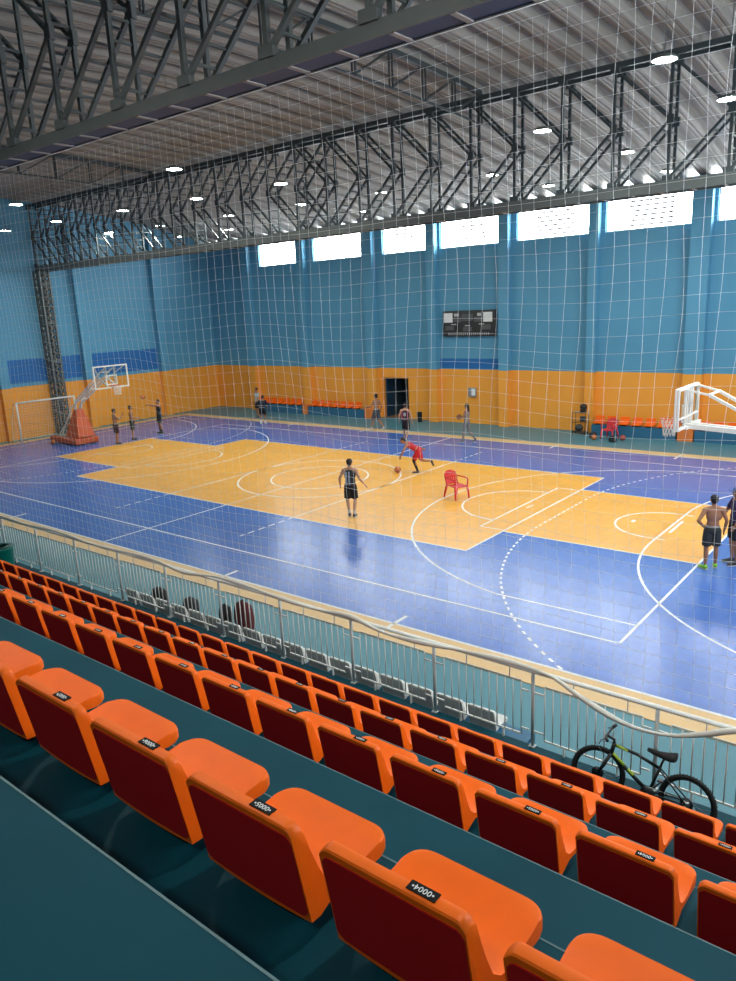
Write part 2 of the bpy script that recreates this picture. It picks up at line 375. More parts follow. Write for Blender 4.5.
# court surface
def court():
    mb=MB(); z0,z1=0.0,0.012
    hx,hy=18.9,9.0
    X0,X1=-19.5,19.5
    def r(x0,y0,x1,y1,mi): mb.add([(x0,y0,z1),(x1,y0,z1),(x1,y1,z1),(x0,y1,z1)],[(0,1,2,3)],mi)
    # blue (0) yellow (1) beige (2)
    KX,KY,VX,VY=14.0,2.61,9.0,4.5
    r(X0,-9,-KX,9,0); r(KX,-9,X1,9,0)
    r(-KX,-9,KX,-VY,0); r(-KX,VY,KX,9,0)
    r(-KX,-VY,-VX,-KY,0); r(-KX,KY,-VX,VY,0); r(VX,-VY,KX,-KY,0); r(VX,KY,KX,VY,0)
    r(-VX,-VY,VX,VY,1); r(-KX,-KY,-VX,KY,1); r(VX,-KY,KX,KY,1)
    r(X0-.5,-9.68,X1+.5,-9,2); r(X0-.5,9,X1+.5,9.68,2); r(X0-.5,-9,X0,9,2); r(X1,-9,X1+.5,9,2)
    mb.add([(X0-.5,-9.68,0),(X1+.5,-9.68,0),(X1+.5,9.68,0),(X0-.5,9.68,0),(X0-.5,-9.68,z1),(X1+.5,-9.68,z1),(X1+.5,9.68,z1),(X0-.5,9.68,z1)],[(0,1,5,4),(1,2,6,5),(2,3,7,6),(3,0,4,7)],2)
    o=mb.build('floor_court',[M_cblue,M_cyel,M_cbeige]); struct(o); o.name='floor.001'
court()
LA,LB,LC,LD=[(12.74, -0.55), (12.72, 0.59), (8.48, -0.15), (8.51, 0.19)]
def lines():
    mb=MB(); z=0.0145; w=0.055
    def seg(p,q,w=w):
        p=Vector((*p,z));q=Vector((*q,z)); d=(q-p).normalized()*0; t=(q-p).normalized(); nn=Vector((-t.y,t.x,0))*w/2
        p=p-t*w/2; q=q+t*w/2
        mb.add([p-nn,q-nn,q+nn,p+nn],[(0,1,2,3)])
    def arc(c,r,a0,a1,n=48,w=w,dash=None):
        A=[math.radians(a0+(a1-a0)*i/n) for i in range(n+1)]
        for i in range(n):
            if dash and i%2: continue
            vs=[(c[0]+(r+s*w/2)*math.cos(A[i+e]),c[1]+(r+s*w/2)*math.sin(A[i+e]),z) for e,s in ((0,-1),(0,1),(1,1),(1,-1))]
            mb.add(vs,[(0,1,2,3)])
    def dash(p,q,l=.2,g=.2):
        p=Vector(p);q=Vector(q);L=(q-p).length;t=(q-p)/L;s=0
        while s<L: seg(p+t*s,p+t*min(L,s+l)); s+=l+g
    for sx in (-1,1):
        S=lambda x:sx*x
        seg((S(14),-7.5),(S(14),7.5)); seg((S(18.6),-9),(S(18.6),9))
        for sy in (-1,1):
            seg((S(12.425) if False else S(10.98),sy*6.6),(S(14),sy*6.6)); seg((S(8.25),sy*2.5),(S(9.0),sy*2.5),.05); seg((S(9),sy*2.61),(S(14),sy*2.61),.05)
            seg((S(9),sy*2.61),(S(9),sy*4.5)); dash((S(3),sy*4.5),(S(3),sy*6.6))
        seg((S(8.25),-2.5),(S(8.25),2.5)); seg((S(9),-2.61),(S(9),2.61)); seg((S(3),-4.5),(S(3),4.5))
        a=math.degrees(math.acos(1.445/6.755))
        cx=12.425
        th=math.degrees(math.asin(6.6/6.75))
        if sx>0:
            arc((cx,0),6.75,180-th,180+th); arc((8.25,0),1.8,90,270); arc((12.425,0),1.25,90,270)
            for sy in (-1,1): seg((12.425,sy*1.25),(12.8,sy*1.25))
            arc((18.6,1.5),6,90,180); arc((18.6,-1.5),6,180,270); seg((12.6,-1.5),(12.6,1.5))
            arc((18.6,1.5),9,124,180,61,dash=True); arc((18.6,-1.5),9,180,236,61,dash=True); dash((9.6,-1.35),(9.6,1.35),.15,.15); seg((11.6,-.05),(11.6,.05),.1); seg(LA,LB,.07); seg(LC,LD,.06)
        else:
            arc((-cx,0),6.75,-th,th); arc((-8.25,0),1.8,-90,90); arc((-12.425,0),1.25,-90,90)
            for sy in (-1,1): seg((-12.425,sy*1.25),(-12.8,sy*1.25))
            arc((-18.6,1.5),6,0,90); arc((-18.6,-1.5),6,-90,0); seg((-12.6,-1.5),(-12.6,1.5))
            arc((-18.6,1.5),9,0,56,75,dash=True); arc((-18.6,-1.5),9,-56,0,75,dash=True); dash((-9.6,-1.5),(-9.6,1.5)); seg((-11.6,-.05),(-11.6,.05),.1)
    for sy in (-1,1):
        seg((-14,sy*7.5),(14,sy*7.5)); seg((-18.6,sy*9),(18.6,sy*9),.06); seg((-9,sy*4.5),(9,sy*4.5),.05)
        for x in (-10.1,-5.1,5.1,10.1): seg((x,sy*9-.38),(x,sy*9+.38),.08)
    seg((0,-9),(0,9)); arc((0,0),3,0,360,80); arc((0,0),1.8,0,360,60)
    struct(mb.build('floor.002',M_line))
lines()

# grandstand (tiers)
ROWS=[(-14.02,1.90),(-15.50,2.82),(-17.03,3.80),(-18.59,4.78)]
def stands():
    mb=MB(); xa,xb=WL+.0,WR
    segs=[(-11.90,0.50)]   # (front edge y, top z): each strip runs back to the next edge
    segs.append((-12.95,1.02))
    for k,(yr,zt) in enumerate(ROWS):
        segs.append((yr+.41,zt-.37))
        nxt_y = (yr-.39); segs.append((nxt_y, zt+.12))
    yy,zz=segs[-1]; yy-=.78; zz+=.49
    for k in range(6): segs.append((yy,zz)); yy-=.78; zz+=.49
    segs.append((WN,segs[-1][1]))
    prof=[(segs[0][0],0.0)]
    for i in range(len(segs)-1):
        prof.append((segs[i][0],segs[i][1])); prof.append((segs[i+1][0],segs[i][1]))
    # bevelled nosings: a pale strip along each edge
    vs=[];fs=[]
    for x in (xa,xb):
        for y,z in prof: vs.append((x,y,z))
    n=len(prof)
    for i in range(n-1): fs.append((i,n+i,n+i+1,i+1))
    mb.add(vs,fs,0)
    for (y,z) in segs[:-1]:
        mb.box(xa,y-.005,z-.0005,xb,y+.001,z+.001,1)
    o=mb.build('grandstand',[M_stand,mat('pale_concrete_edge',(0.10,0.18,0.20),0.5,noise=(14,0.4))]); struct(o); o.name='floor.003'
stands()

# ------------------------------------------------------------------ roof structure
def make_truss(name,label,y0,y1,z0,z1,x0,x1,pitch,phase,cd,split,m,plate=None):
    t=empty(name,label,'roof truss',((x0+x1)/2,(y0+y1)/2,z0)); ox=Vector(t.location)
    def B(mb,nm,mm=m):
        mb.v=[(v[0]-ox.x,v[1]-ox.y,v[2]-ox.z) for v in mb.v]; return mb.build(nm,mm,t)
    ct=.02 if plate else .05
    for y in (y0,y1):
        B(MB().box(x0,y-ct,z0,x1,y+ct,z0+cd),'bottom_chord',M_steel2); B(MB().box(x0,y-.06,z1-.14,x1,y+.06,z1),'top_chord')
    x=x0+.3
    while x<x1: B(MB().box(x-.035,y0+ct,z0-.004,x+.035,y1-ct,z0+.012),'batten',mat('light_grey_steel',(0.30,0.28,0.26),0.5)); x+=.78
    if plate: B(MB().box(x0,y0+ct,z0+.014,x1,y1-ct,z0+.024),'infill_sheet',M_navy)
    xs=[]; x=phase
    while x-pitch>x0+.1: x-=pitch
    while x<x1-.05: xs.append(x); x+=pitch
    za,zb=z0+cd,z1-.14; zm=(za+zb)/2
    def member(p,q,w,nm):
        mb=MB()
        for y in (y0,y1): mb.bar((p[0],y,p[1]),(q[0],y,q[1]),w,w*.9)
        L=math.hypot(p[0]-q[0],p[1]-q[1]); k=int(L/.32)
        for i in range(1,k+1):
            f=i/(k+1); xx=p[0]+(q[0]-p[0])*f; zz=p[1]+(q[1]-p[1])*f; mb.bar((xx,y0,zz),(xx,y1,zz),.025,.04)
        B(mb,nm)
    for i,x in enumerate(xs):
        member((x,za),(x,zb),.075,'post')
        ym=(y0+y1)/2
        for d_,zz in (((.17,.09,.22),zm),((.26,.095,.14),za+.06),((.24,.13,.12),zb-.05)):
            mb=MB()
            for y in (y0,y1): mb.cbox((x,y,zz),d_)
            mb.box(x-.02,y0,zz-.02,x+.02,y1,zz+.02); B(mb,'gusset')
        j=i-1 if x>split else i+1
        if 0<=j<len(xs):
            member((x,zm),(xs[j],zb-.03),.07,'diagonal'); member((x,zm),(xs[j],za+.03),.07,'diagonal')
    return t
make_truss('roof_truss','long grey steel truss spanning the middle of the hall above the court',1.45,1.95,8.60,11.95,WL+.05,WR-.05,1.47,1.32,.28,-.4,M_steel)
make_truss('roof_truss','nearest dark steel truss overhead with navy underside panels',-12.42,-12.02,8.90,12.0,WL+.05,WR-.05,1.6,4.72,.17,-99,M_steel2,plate=True)
def cross_truss(x,label):
    y0,y1=-11.9,1.4; t=empty('cross_truss',label,'roof truss',(x,(y0+y1)/2,11.3))
    oy=(y0+y1)/2
    zt=lambda y: zr(y)-.1
    n=9; ys=[y0+(y1-y0)*i/n for i in range(n+1)]
    mb=MB()
    for i in range(n): mb.bar((0,ys[i]-oy,zt(ys[i])-11.3),(0,ys[i+1]-oy,zt(ys[i+1])-11.3),.12,.12)
    mb.build('top_chord',M_steel,t)
    mb=MB()
    for i in range(n): mb.bar((0,ys[i]-oy,zt(ys[i])-.85-11.3),(0,ys[i+1]-oy,zt(ys[i+1])-.85-11.3),.05,.05)
    mb.build('bottom_chord',M_steel,t)
    for i in range(n+1):
        y=ys[i]; mb=MB()
        for s in (-.05,.05): mb.bar((s,y-oy,zt(y)-11.3),(s,y-oy,zt(y)-.85-11.3),.035)
        mb.build('post',M_steel,t)
        if i<n:
            mb=MB()
            for s in (-.05,.05): mb.bar((s,ys[i+1]-oy,zt(ys[i+1])-11.3),(s,y-oy,zt(y)-.85-11.3),.03)
            mb.build('diagonal',M_steel,t)
cross_truss(6.1,'short roof truss running across the hall right of centre')
cross_truss(-10.0,'short roof truss running across the hall at far left')
def lattice_column():
    t=empty('lattice_column','tall grey laced steel column against the left end wall behind the goal','column',(-20.55,1.55,0))
    mb=MB(); h=.26
    for sx in (-1,1):
        for sy in (-1,1): mb.box(sx*h-.05,sy*h-.05,0,sx*h+.05,sy*h+.05,8.6)
    mb.build('corner_angles',M_steel2,t)
    M_col=mat('khaki_grey_steel',(0.13,0.135,0.115),0.5,noise=(3,.2)); mb=MB(); z=.2; k=0
    while z<8.4:
        for s in (-1,1):
            mb.bar((-h*(1 if k%2 else -1),s*h,z),(h*(1 if k%2 else -1),s*h,z+.3),.05,.06)
            mb.bar((s*h,-h*(1 if k%2 else -1),z),(s*h,h*(1 if k%2 else -1),z+.3),.05,.06)
        z+=.17;k+=1
    mb.build('lacing',M_col,t)
    mb=MB()
    for z in (.1,1.9,3.9,5.9,7.9): mb.box(-h-.055,-h-.055,z,h+.055,h+.055,z+.14)
    mb.build('batten_plates',M_steel2,t)
    MB().box(-.4,-.4,0,.4,.4,.06).build('base_plate',M_steel2,t)
lattice_column()

# lamps
def roof_off(x):
    off=[(0.0,0.0),(.05,0.0),(.06,.035),(.10,.035),(.11,0),(.20,0),(.21,.035),(.25,.035),(.26,0.0),(0.33,0.0),(0.37,0.06),(0.40,0.20),(0.46,0.27),(0.60,0.29),(0.74,0.27),(0.80,0.20),(0.83,0.06),(.87,0)]
    f=(x-(WL-0.4))%0.87
    for (a,p),(b,q) in zip(off[:-1],off[1:]):
        if a<=f<=b: return p+(q-p)*(f-a)/(b-a)
    return 0
def lamps():
    mb=MB(); mb.lathe([(0.0,.10),(.10,.10),(.13,.09),(.20,.05),(.215,.02),(.215,0.0),(.21,0.0),(.205,.012)],24)
    hous=mb.mesh('housing',M_steel2)
    mb=MB(); mb.lathe([(.206,.010),(.12,.004),(0.0,.002)],24); dif=mb.mesh('diffuser',M_lamp)
    mb=MB(); mb.cyl((0,0,.20),(0,0,2.0),.008,n=6); 
    rods={}
    rows=[('nearest row over the court',[(13.5,-5.0),(.3,-5.5),(-8.1,-5.8)]),
          ('second row over the court',[(13.6,-1.1),(9.5,-1.5),(.3,-1.3),(-3.7,-1.5),(-7.6,-1.9),(-11.7,-2.3),(-15.6,-2.5)]),
          ('third row over the court',[(9.9,3.1),(5.5,3.2),(1.0,3.1),(-2.7,2.8),(-6.7,2.6),(-11.0,2.3),(-14.4,1.9)]),
          ('farthest row by the windows',[(9.6,7.7),(5.6,7.1),(-2.8,6.8),(-10.8,6.2),(-14.6,6.0)]),
          ('',[(17.7,-5.2),(17.7,-1.1),(14.0,3.2),(18.0,3.2),(13.7,7.7),(17.8,7.7)]+[(x,-15.6) for x in (6,12,18)]+[(10,-22.3),(18.6,-22.3)])]  # unseen lamps added to brighten the stand, railing and right side
    for rn,ps in rows:
        ps=sorted(ps)
        for i,(x,y) in enumerate(ps):
            if rn: lab='glowing round pendant lamp, %s from the left in the %s'%(ORD[i+1],rn)
            else: lab='unseen round fill lamp added outside the frame, %s from the left among those'%ORD[i+1]
            t=empty('pendant_lamp',lab,'lamp',(x,y,10.0),0,'pendant lamps' if rn else 'added unseen fill lamps')
            a=bpy.data.objects.new('housing',hous); COL.objects.link(a); a.parent=t
            a=bpy.data.objects.new('diffuser',dif); COL.objects.link(a); a.parent=t
            L=zr(y)-10.0+roof_off(x)+.004
            mb=MB(); mb.cyl((0,0,.05),(0,0,L),.006,n=6); mb.build('suspension_rod',M_steel2,t)
lamps()

# ------------------------------------------------------------------ safety net
def net():
    t=empty('safety_net','large white mesh safety net hanging from nearest truss down to the railing','net',(0,-12.0,1.55))
    X0,X1,dx=-20.6,19.8,0.172; Z0,Z1,dz=0.0,7.35,0.172
    nx=int((X1-X0)/dx); nz=int((Z1-Z0)/dz)
    def P(i,j):
        x=X0+i*dx; z=Z0+j*dz; f=j/nz
        yy=-.03+.10*math.sin(f*PI)*math.sin(x*.55+1)+.05*math.sin(x*1.7+z*.8)*math.sin(f*PI)
        xx=x+.05*math.sin(z*1.35+x*.5)*math.sin(f*PI)+.015*math.sin(i*2.1+z*3)
        zz=z-.05*math.sin(x*.9)**2*math.sin(f*PI)+.03*math.sin(x*1.9+z*.5)*math.sin(f*PI)
        return Vector((xx,yy,zz))
    G=[[P(i,j) for j in range(nz+1)] for i in range(nx+1)]
    vs=[];fs=[]
    r=.0016
    def strand(pts,vert):
        o=len(vs); m=len(pts)
        for p in pts:
            for k in range(3):
                a=2*PI*k/3+.5
                if vert: vs.append((p.x+r*math.cos(a),p.y+r*math.sin(a),p.z))
                else: vs.append((p.x,p.y+r*math.cos(a),p.z+r*math.sin(a)))
        for i in range(m-1):
            for k in range(3):
                k2=(k+1)%3; fs.append((o+i*3+k,o+i*3+k2,o+i*3+3+k2,o+i*3+3+k))
    for i in range(nx+1): strand(G[i],True)
    for j in range(0,nz+1): strand([G[i][j] for i in range(nx+1)],False)
    MB().add(vs,fs,0,True).build('mesh_cords',M_cord,t)
    # gathered bottom edge of the net lying along the handrail, sagging in two places
    pts=[(-12,.30),(-6,.1),(-1.5,.06),(.3,.02)]
    ctrl=[(-20.5,.2),(-9,.2),(-3,.05),(.6,.03),(3,.05),(5.5,.02),(7.0,.05),(7.8,-.01),(8.6,.05),(10.0,.04),(11.0,.0),(11.6,.03),(12.2,-.06),(13.0,-.02),(13.6,.02),(14.3,.03),(14.81,.0),(15.06,-.10),(15.37,-.21),(15.67,-.29),(15.95,-.31),(16.28,-.26),(16.6,-.13),(16.83,-.02),(17.4,.03),(18.2,-.1),(19.4,-.1)]
    sm=[]
    for a in range(len(ctrl)-1):
        (x0,z0),(x1,z1)=ctrl[a],ctrl[a+1]; n=max(2,int((x1-x0)/.12))
        p_1=ctrl[max(a-1,0)][1]; p2=ctrl[min(a+2,len(ctrl)-1)][1]
        for i in range(n):
            f=i/n; z=0.5*((2*z0)+(-p_1+z1)*f+(2*p_1-5*z0+4*z1-p2)*f*f+(-p_1+3*z0-3*z1+p2)*f**3) if (x1-x0)<2 else z0+(z1-z0)*f
            x=x0+(x1-x0)*f; sm.append((x,-.045+.03*math.sin(x*2.3),z+.055))
    rs=[.026+.008*math.sin(p[0]*5)+.004*random.random() for p in sm]
    MB().tube(sm,.03,8,rs=rs).build('gathered_bottom_edge',M_rope,t)
    MB().tube([(X0,0,Z1),(X1,0,Z1)],.006,6).build('top_cable',M_cord,t)
net()

# ------------------------------------------------------------------ railing
RAILX=[-14.1,-12.6,-11.1,-9.6,-8.1,-6.6,-5.1,-3.6,-2.1,-.75,0.65,2.25,3.87,5.48,7.01,8.54,10.04,11.54,13.02,14.50,16.02,17.5,19.0]
def railing():
    y=-11.93; zb=.5; ht=1.05
    hr=MB(); hr.cyl((RAILX[0],0,0),(RAILX[-1],0,0),.028,n=12)
    hr.build('handrail',M_rail,None,(0,y,zb+ht)); tag(bpy.data.objects['handrail'],'long pale handrail pipe running along the front of the stand','handrail')
    vis=[i for i in range(len(RAILX)-1) if pix((RAILX[i+1],y,zb+.5))[0]>0 and pix((RAILX[i],y,zb+.5))[0]<736]
    for i in vis:
        a,b=RAILX[i],RAILX[i+1]; k=vis.index(i)+1
        t=empty('railing_section','section of white barred railing at the front of the stand, %s from the left'%ORD[k],'railing',(a,y,zb),0,'railing sections along the front of the stand')
        p=MB(); p.cyl((0,0,0),(0,0,ht-.028),.024,n=10); p.cbox((0,0,.006),(.08,.08,.012)); p.build('post',M_postm,t)
        L=b-a; g=.16; z0,z1=.13,.88
        mb=MB()
        mb.bar((g,0,z1),(L-g,0,z1),.014,.014); mb.build('panel_rail',M_white,t); mb=MB(); mb.bar((g,0,z0),(L-g,0,z0),.022,.02); mb.build('panel_rail',M_white,t)
        nb=max(8,int((L-2*g)/.108)); 
        for q in range(nb+1):
            x=g+(L-2*g)*q/nb; MB().cyl((x,0,z0),(x,0,z1),.0085,n=6).build('bar',M_white,t)
        for p_,q_,w_ in [((0,0,z),(g,0,z),.018) for z in (.22,.76)]+[((L-g,0,z),(L-.055,0,z),.018) for z in (.22,.76)]+[((L*f,0,z1),(L*f,0,ht-.03),.012) for f in (.35,.78)]: MB().bar(p_,q_,w_).build('bracket',M_white,t)
        for f in (.28,.72): MB().bar((L*f,0,0),(L*f,0,z0),.02,.03).build('panel_foot',M_white,t)
railing()

# ------------------------------------------------------------------ seats
def seat_meshes(m,suffix=''):
    hw=.206
    T=[-1,-.995,-.985,-.97,-.95,-.93,-.9,-.86,-.82,-.76,-.7,-.62,-.5,-.25,0,.25,.5,.62,.7,.76,.82,.86,.9,.93,.95,.97,.985,.995,1]
    def rnd(t): return max(0,(abs(t)-.86)/.14)
    def rnp(t): return max(0,(abs(t)-.62)/.38)
    def prof_back(t):
        d=(1-t*t); e=rnd(t)**2.2
        zt=.375-.020*e
        return [(-.001,zt-.006),(.003,zt-.001),(.020,zt+.002),(.036,zt-.002),(.043-.004*d,zt-.014),(.062-.020*d,.30-.02*e),(.084-.028*d,.22),(.112-.026*d,.155),(.150-.012*d,.118-.004*d),
                (.150,.085),(.085,.060-.012*d),(.050,.062-.012*d)]
    def prof_pan(t):
        d=(1-t*t); e=1-math.sqrt(max(0,1-rnp(t)**2.6)); yf=.412-.060*e
        q=lambda f:.15+(yf-.036-.15)*f
        return [(.150-.012*d,.118-.004*d),(q(.25),.106-.010*d),(q(.55),.104-.010*d),(q(.85),.108-.008*d),(yf-.025,.112-.006*d),(yf-.006,.107),(yf,.09),(yf,.068),(yf-.008,.061),(yf-.025,.062),(.150,.085)]
    def loft(pf):
        vs=[];fs=[]; n=None
        for t in T:
            P=pf(t); n=len(P); 
            sh=1.0
            for y,z in P:
                # plastic narrows slightly toward the pan front
                vs.append((t*hw*(1.0-.0*y),y,z))
        m_=len(T)
        for a in range(m_-1):
            for i in range(n):
                j=(i+1)%n; fs.append((a*n+i,(a+1)*n+i,(a+1)*n+j,a*n+j))
        fs.append(tuple(range(n))); fs.append(tuple((m_-1)*n+i for i in range(n-1,-1,-1)))
        return vs,fs
    out=[]
    for nm,pf in (('backrest',prof_back),('seat',prof_pan)):
        vs,fs=loft(pf); mb=MB(); mb.add(vs,fs,0,True); me=mb.mesh(nm,m)
        try: me.set_sharp_from_angle(angle=math.radians(38))
        except Exception: pass
        out.append(me)
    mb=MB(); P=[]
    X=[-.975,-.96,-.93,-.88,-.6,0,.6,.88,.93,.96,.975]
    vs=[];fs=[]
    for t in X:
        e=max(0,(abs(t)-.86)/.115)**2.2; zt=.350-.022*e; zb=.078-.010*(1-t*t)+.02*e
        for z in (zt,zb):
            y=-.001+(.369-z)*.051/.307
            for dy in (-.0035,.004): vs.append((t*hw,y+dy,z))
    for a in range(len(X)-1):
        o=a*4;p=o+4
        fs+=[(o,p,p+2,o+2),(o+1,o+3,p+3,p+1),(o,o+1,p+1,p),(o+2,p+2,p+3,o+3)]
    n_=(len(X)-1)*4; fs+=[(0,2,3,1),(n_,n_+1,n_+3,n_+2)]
    mb.add(vs,fs); out.append(mb.mesh('shaded_rear_face',mat('seat_back_shade_red',(0.46,0.011,0.014),0.6,0.12) if m is M_seat else mat('seat_back_shade_grey',(0.5,0.51,0.5),0.5)))  # thin sheet over the seat back; its colour paints in the shade there
    mb=MB(); mb.cbox((0,.22,.045),(.26,.26,.09),bev=.01)
    out.append(mb.mesh('mounting_foot',M_black if m is M_seat else m))
    return out
S_or=seat_meshes(M_seat); S_wh=seat_meshes(M_whiteseat)
plate_me=MB().cbox((0,0,0),(.076,.027,.003)).mesh('number_plate',M_plate)
NUM={}
def numeral_mesh(txt):
    if txt in NUM: return NUM[txt]
    cu=bpy.data.curves.new('numerals','FONT'); cu.body=txt; cu.size=.0225; cu.align_x='CENTER'; cu.align_y='CENTER'; cu.extrude=.0004; cu.resolution_u=2
    o=bpy.data.objects.new('tmp',cu); COL.objects.link(o)
    dg=bpy.context.evaluated_depsgraph_get(); me=bpy.data.meshes.new_from_object(o.evaluated_get(dg)); me.name='numerals'
    me.materials.clear(); me.materials.append(M_numeral)
    bpy.data.objects.remove(o); NUM[txt]=me; return me
def place_seat(S,label,loc,rz,group,num=None,cat='seat',name='stadium_seat'):
    t=empty(name,label,cat,loc,rz,group)
    for me,nm in zip(S,('backrest','seat','shaded_rear_face','mounting_foot')):
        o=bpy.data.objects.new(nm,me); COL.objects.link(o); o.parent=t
        if nm=='shaded_rear_face': o['label']='rear face with shade painted in dark red' if S is S_or else 'rear face with shade painted in grey'
        if nm=='mounting_foot' and me.materials[0] is M_black: o['label']='black mounting foot'
    if num is not None:
        p=bpy.data.objects.new('number_plate',plate_me); COL.objects.link(p); p.parent=t; p.location=(.083,.024,.3775); p.rotation_euler=(-.03,0,PI); p['label']='black number plate'
        n=bpy.data.objects.new('numerals',numeral_mesh(num)); COL.objects.link(n); n.parent=p; n.location=(0,0,.002)
    return t
RN=['front row beside the railing','second row behind the railing','third row behind the railing','row nearest the camera']
for k,(yr,zt) in enumerate(ROWS):
    xs=[]; x=-10.41 +.0
    x=17.41-.5*60
    while x<20:
        u0=pix((x-.25,yr,zt))[0]; p=pix((x,yr+.2,zt-.2)); p2=pix((x,yr+.3,zt-.3))
        if p[2]>.1 and pix((x+.22,yr+.2,zt))[0]>-8 and (u0<744 or p2[0]<744) and pix((x,yr,zt))[1]<1010: xs.append(x)
        x+=.5
    for i,x in enumerate(xs):
        n_=int(round((17.41-x)/.5))+4
        num='•%04d•'%(n_ if n_>0 else 1) if k>=1 else None
        if k<3: lab='orange plastic stadium seat in the %s, %s from the left'%(RN[k],ORD[i+1])
        else: lab='orange plastic stadium seat in the %s, %s from the left'%(RN[k],ORD[i+1])
        jy=random.uniform(-.004,.004)
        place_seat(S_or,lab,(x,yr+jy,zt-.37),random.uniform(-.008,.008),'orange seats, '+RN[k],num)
# white team seats on the bench below the railing
bx=[13.66-.507*i for i in range(17)]
b=MB().cbox((9.75,-11.62,.16),(9.05,.46,.32)).build('bench_plinth',M_plinth); tag(b,'low dark blue plinth carrying the white seats below the railing','bench plinth')
for i,x in enumerate(sorted(bx)):
    place_seat(S_wh,'white plastic team seat behind the railing bars, %s from the left'%ORD[i+1],(x,-11.80+.02,.32),0,'white team seats below the railing',name='team_seat')
# far benches
def far_bench(x0,x1,xs,lab,slab):
    b=MB().box(x0,12.32,0,x1,12.72,.46).build('bench_plinth',M_plinth); b['label']=lab; b['category']='bench plinth'
    for i,x in enumerate(xs): place_seat(S_or,slab%ORD[i+1],(x,12.72,.46),PI,'orange seats on the far wall benches')
far_bench(-16.6,-12.55,[-16.3,-15.75,-15.2,-14.65,-14.1,-13.55,-13.0],'long dark blue bench plinth against far wall, leftmost of those','orange seat on the leftmost far wall bench, %s from the left')
far_bench(-12.05,-7.8,[-11.75,-11.2,-10.65,-10.1,-9.55,-9.0,-8.45],'long dark blue bench plinth against far wall, just left of the doorway','orange seat on far wall bench left of the doorway, %s from the left')
far_bench(5.35,9.0,[5.62,6.16,6.74,7.3,7.86,8.42,8.85],'dark blue bench plinth at far wall behind the red chair','orange seat on far wall bench behind the red chair, %s from the left')
far_bench(9.75,13.6,[10.05,10.6,11.15,11.7,12.25,12.8,13.35],'dark blue bench plinth at far wall, rightmost behind the right backboard','orange seat on rightmost far wall bench, %s from the left')
M_block=mat('orange_block_paint',(0.72,0.20,0.04),0.5)
for x0,x1,lab in ((-12.5,-12.1,'small orange block between the two left benches'),(-7.75,-7.1,'small orange block at the bench end beside the doorway'),(9.08,9.7,'small orange block between the two right benches')):
    b=MB().box(x0,12.3,0,x1,12.72,.55).build('bench_end_block',M_block); tag(b,lab,'block')
#PART2
# ------------------------------------------------------------------ basketball hoops and goals
def backboard(t,sx,x,z0,z1,hw=.9):
    """board in the plane x (local), facing sx"""
    mb=MB(); w=.06
    mb.box(x-.02,-hw,z0,x+.02,hw,z0+w); mb.box(x-.02,-hw,z1-w,x+.02,hw,z1); mb.box(x-.02,-hw,z0+w,x+.02,-hw+w,z1-w); mb.box(x-.02,hw-w,z0+w,x+.02,hw,z1-w)
    f=mb.build('backboard_frame',M_white,t)
    mb=MB(); a,b=z0+.15,z0+.60; X0=x+sx*.012; 
    mb.box(X0-.006,-.30,a,X0+.006,.30,a+.05); mb.box(X0-.006,-.30,b-.05,X0+.006,.30,b); mb.box(X0-.006,-.30,a+.05,X0+.006,-.25,b-.05); mb.box(X0-.006,.25,a+.05,X0+.006,.30,b-.05)
    mb.build('target_square',M_white,f)
    return f
def rim(t,sx,x,z):
    c=(x+sx*.38,0,z); mb=MB(); mb.tube([(c[0]+.225*math.cos(a),c[1]+.225*math.sin(a),z) for a in [2*PI*i/28 for i in range(28)]],.010,6,closed=True)
    mb.cbox((x+sx*.08,0,z-.03),(.16,.14,.05)); mb.bar((x+sx*.02,0,z-.16),(x+sx*.16,0,z-.02),.05)
    r=mb.build('rim',mat('orange_rim_paint',(0.75,0.12,0.02),.4),t)
    mb=MB(); N=12
    for i in range(N):
        for d in (1,-1):
            pts=[]
            for k in range(5):
                f=k/4; rr=.225-.10*math.sin(f*PI/2)+.02*f; a=2*PI*(i+d*.5*k)/N; pts.append((c[0]+rr*math.cos(a),rr*math.sin(a),z-.45*f))
            mb.tube(pts,.008,4,caps=False)
    mb.build('hoop_net',M_white,r)
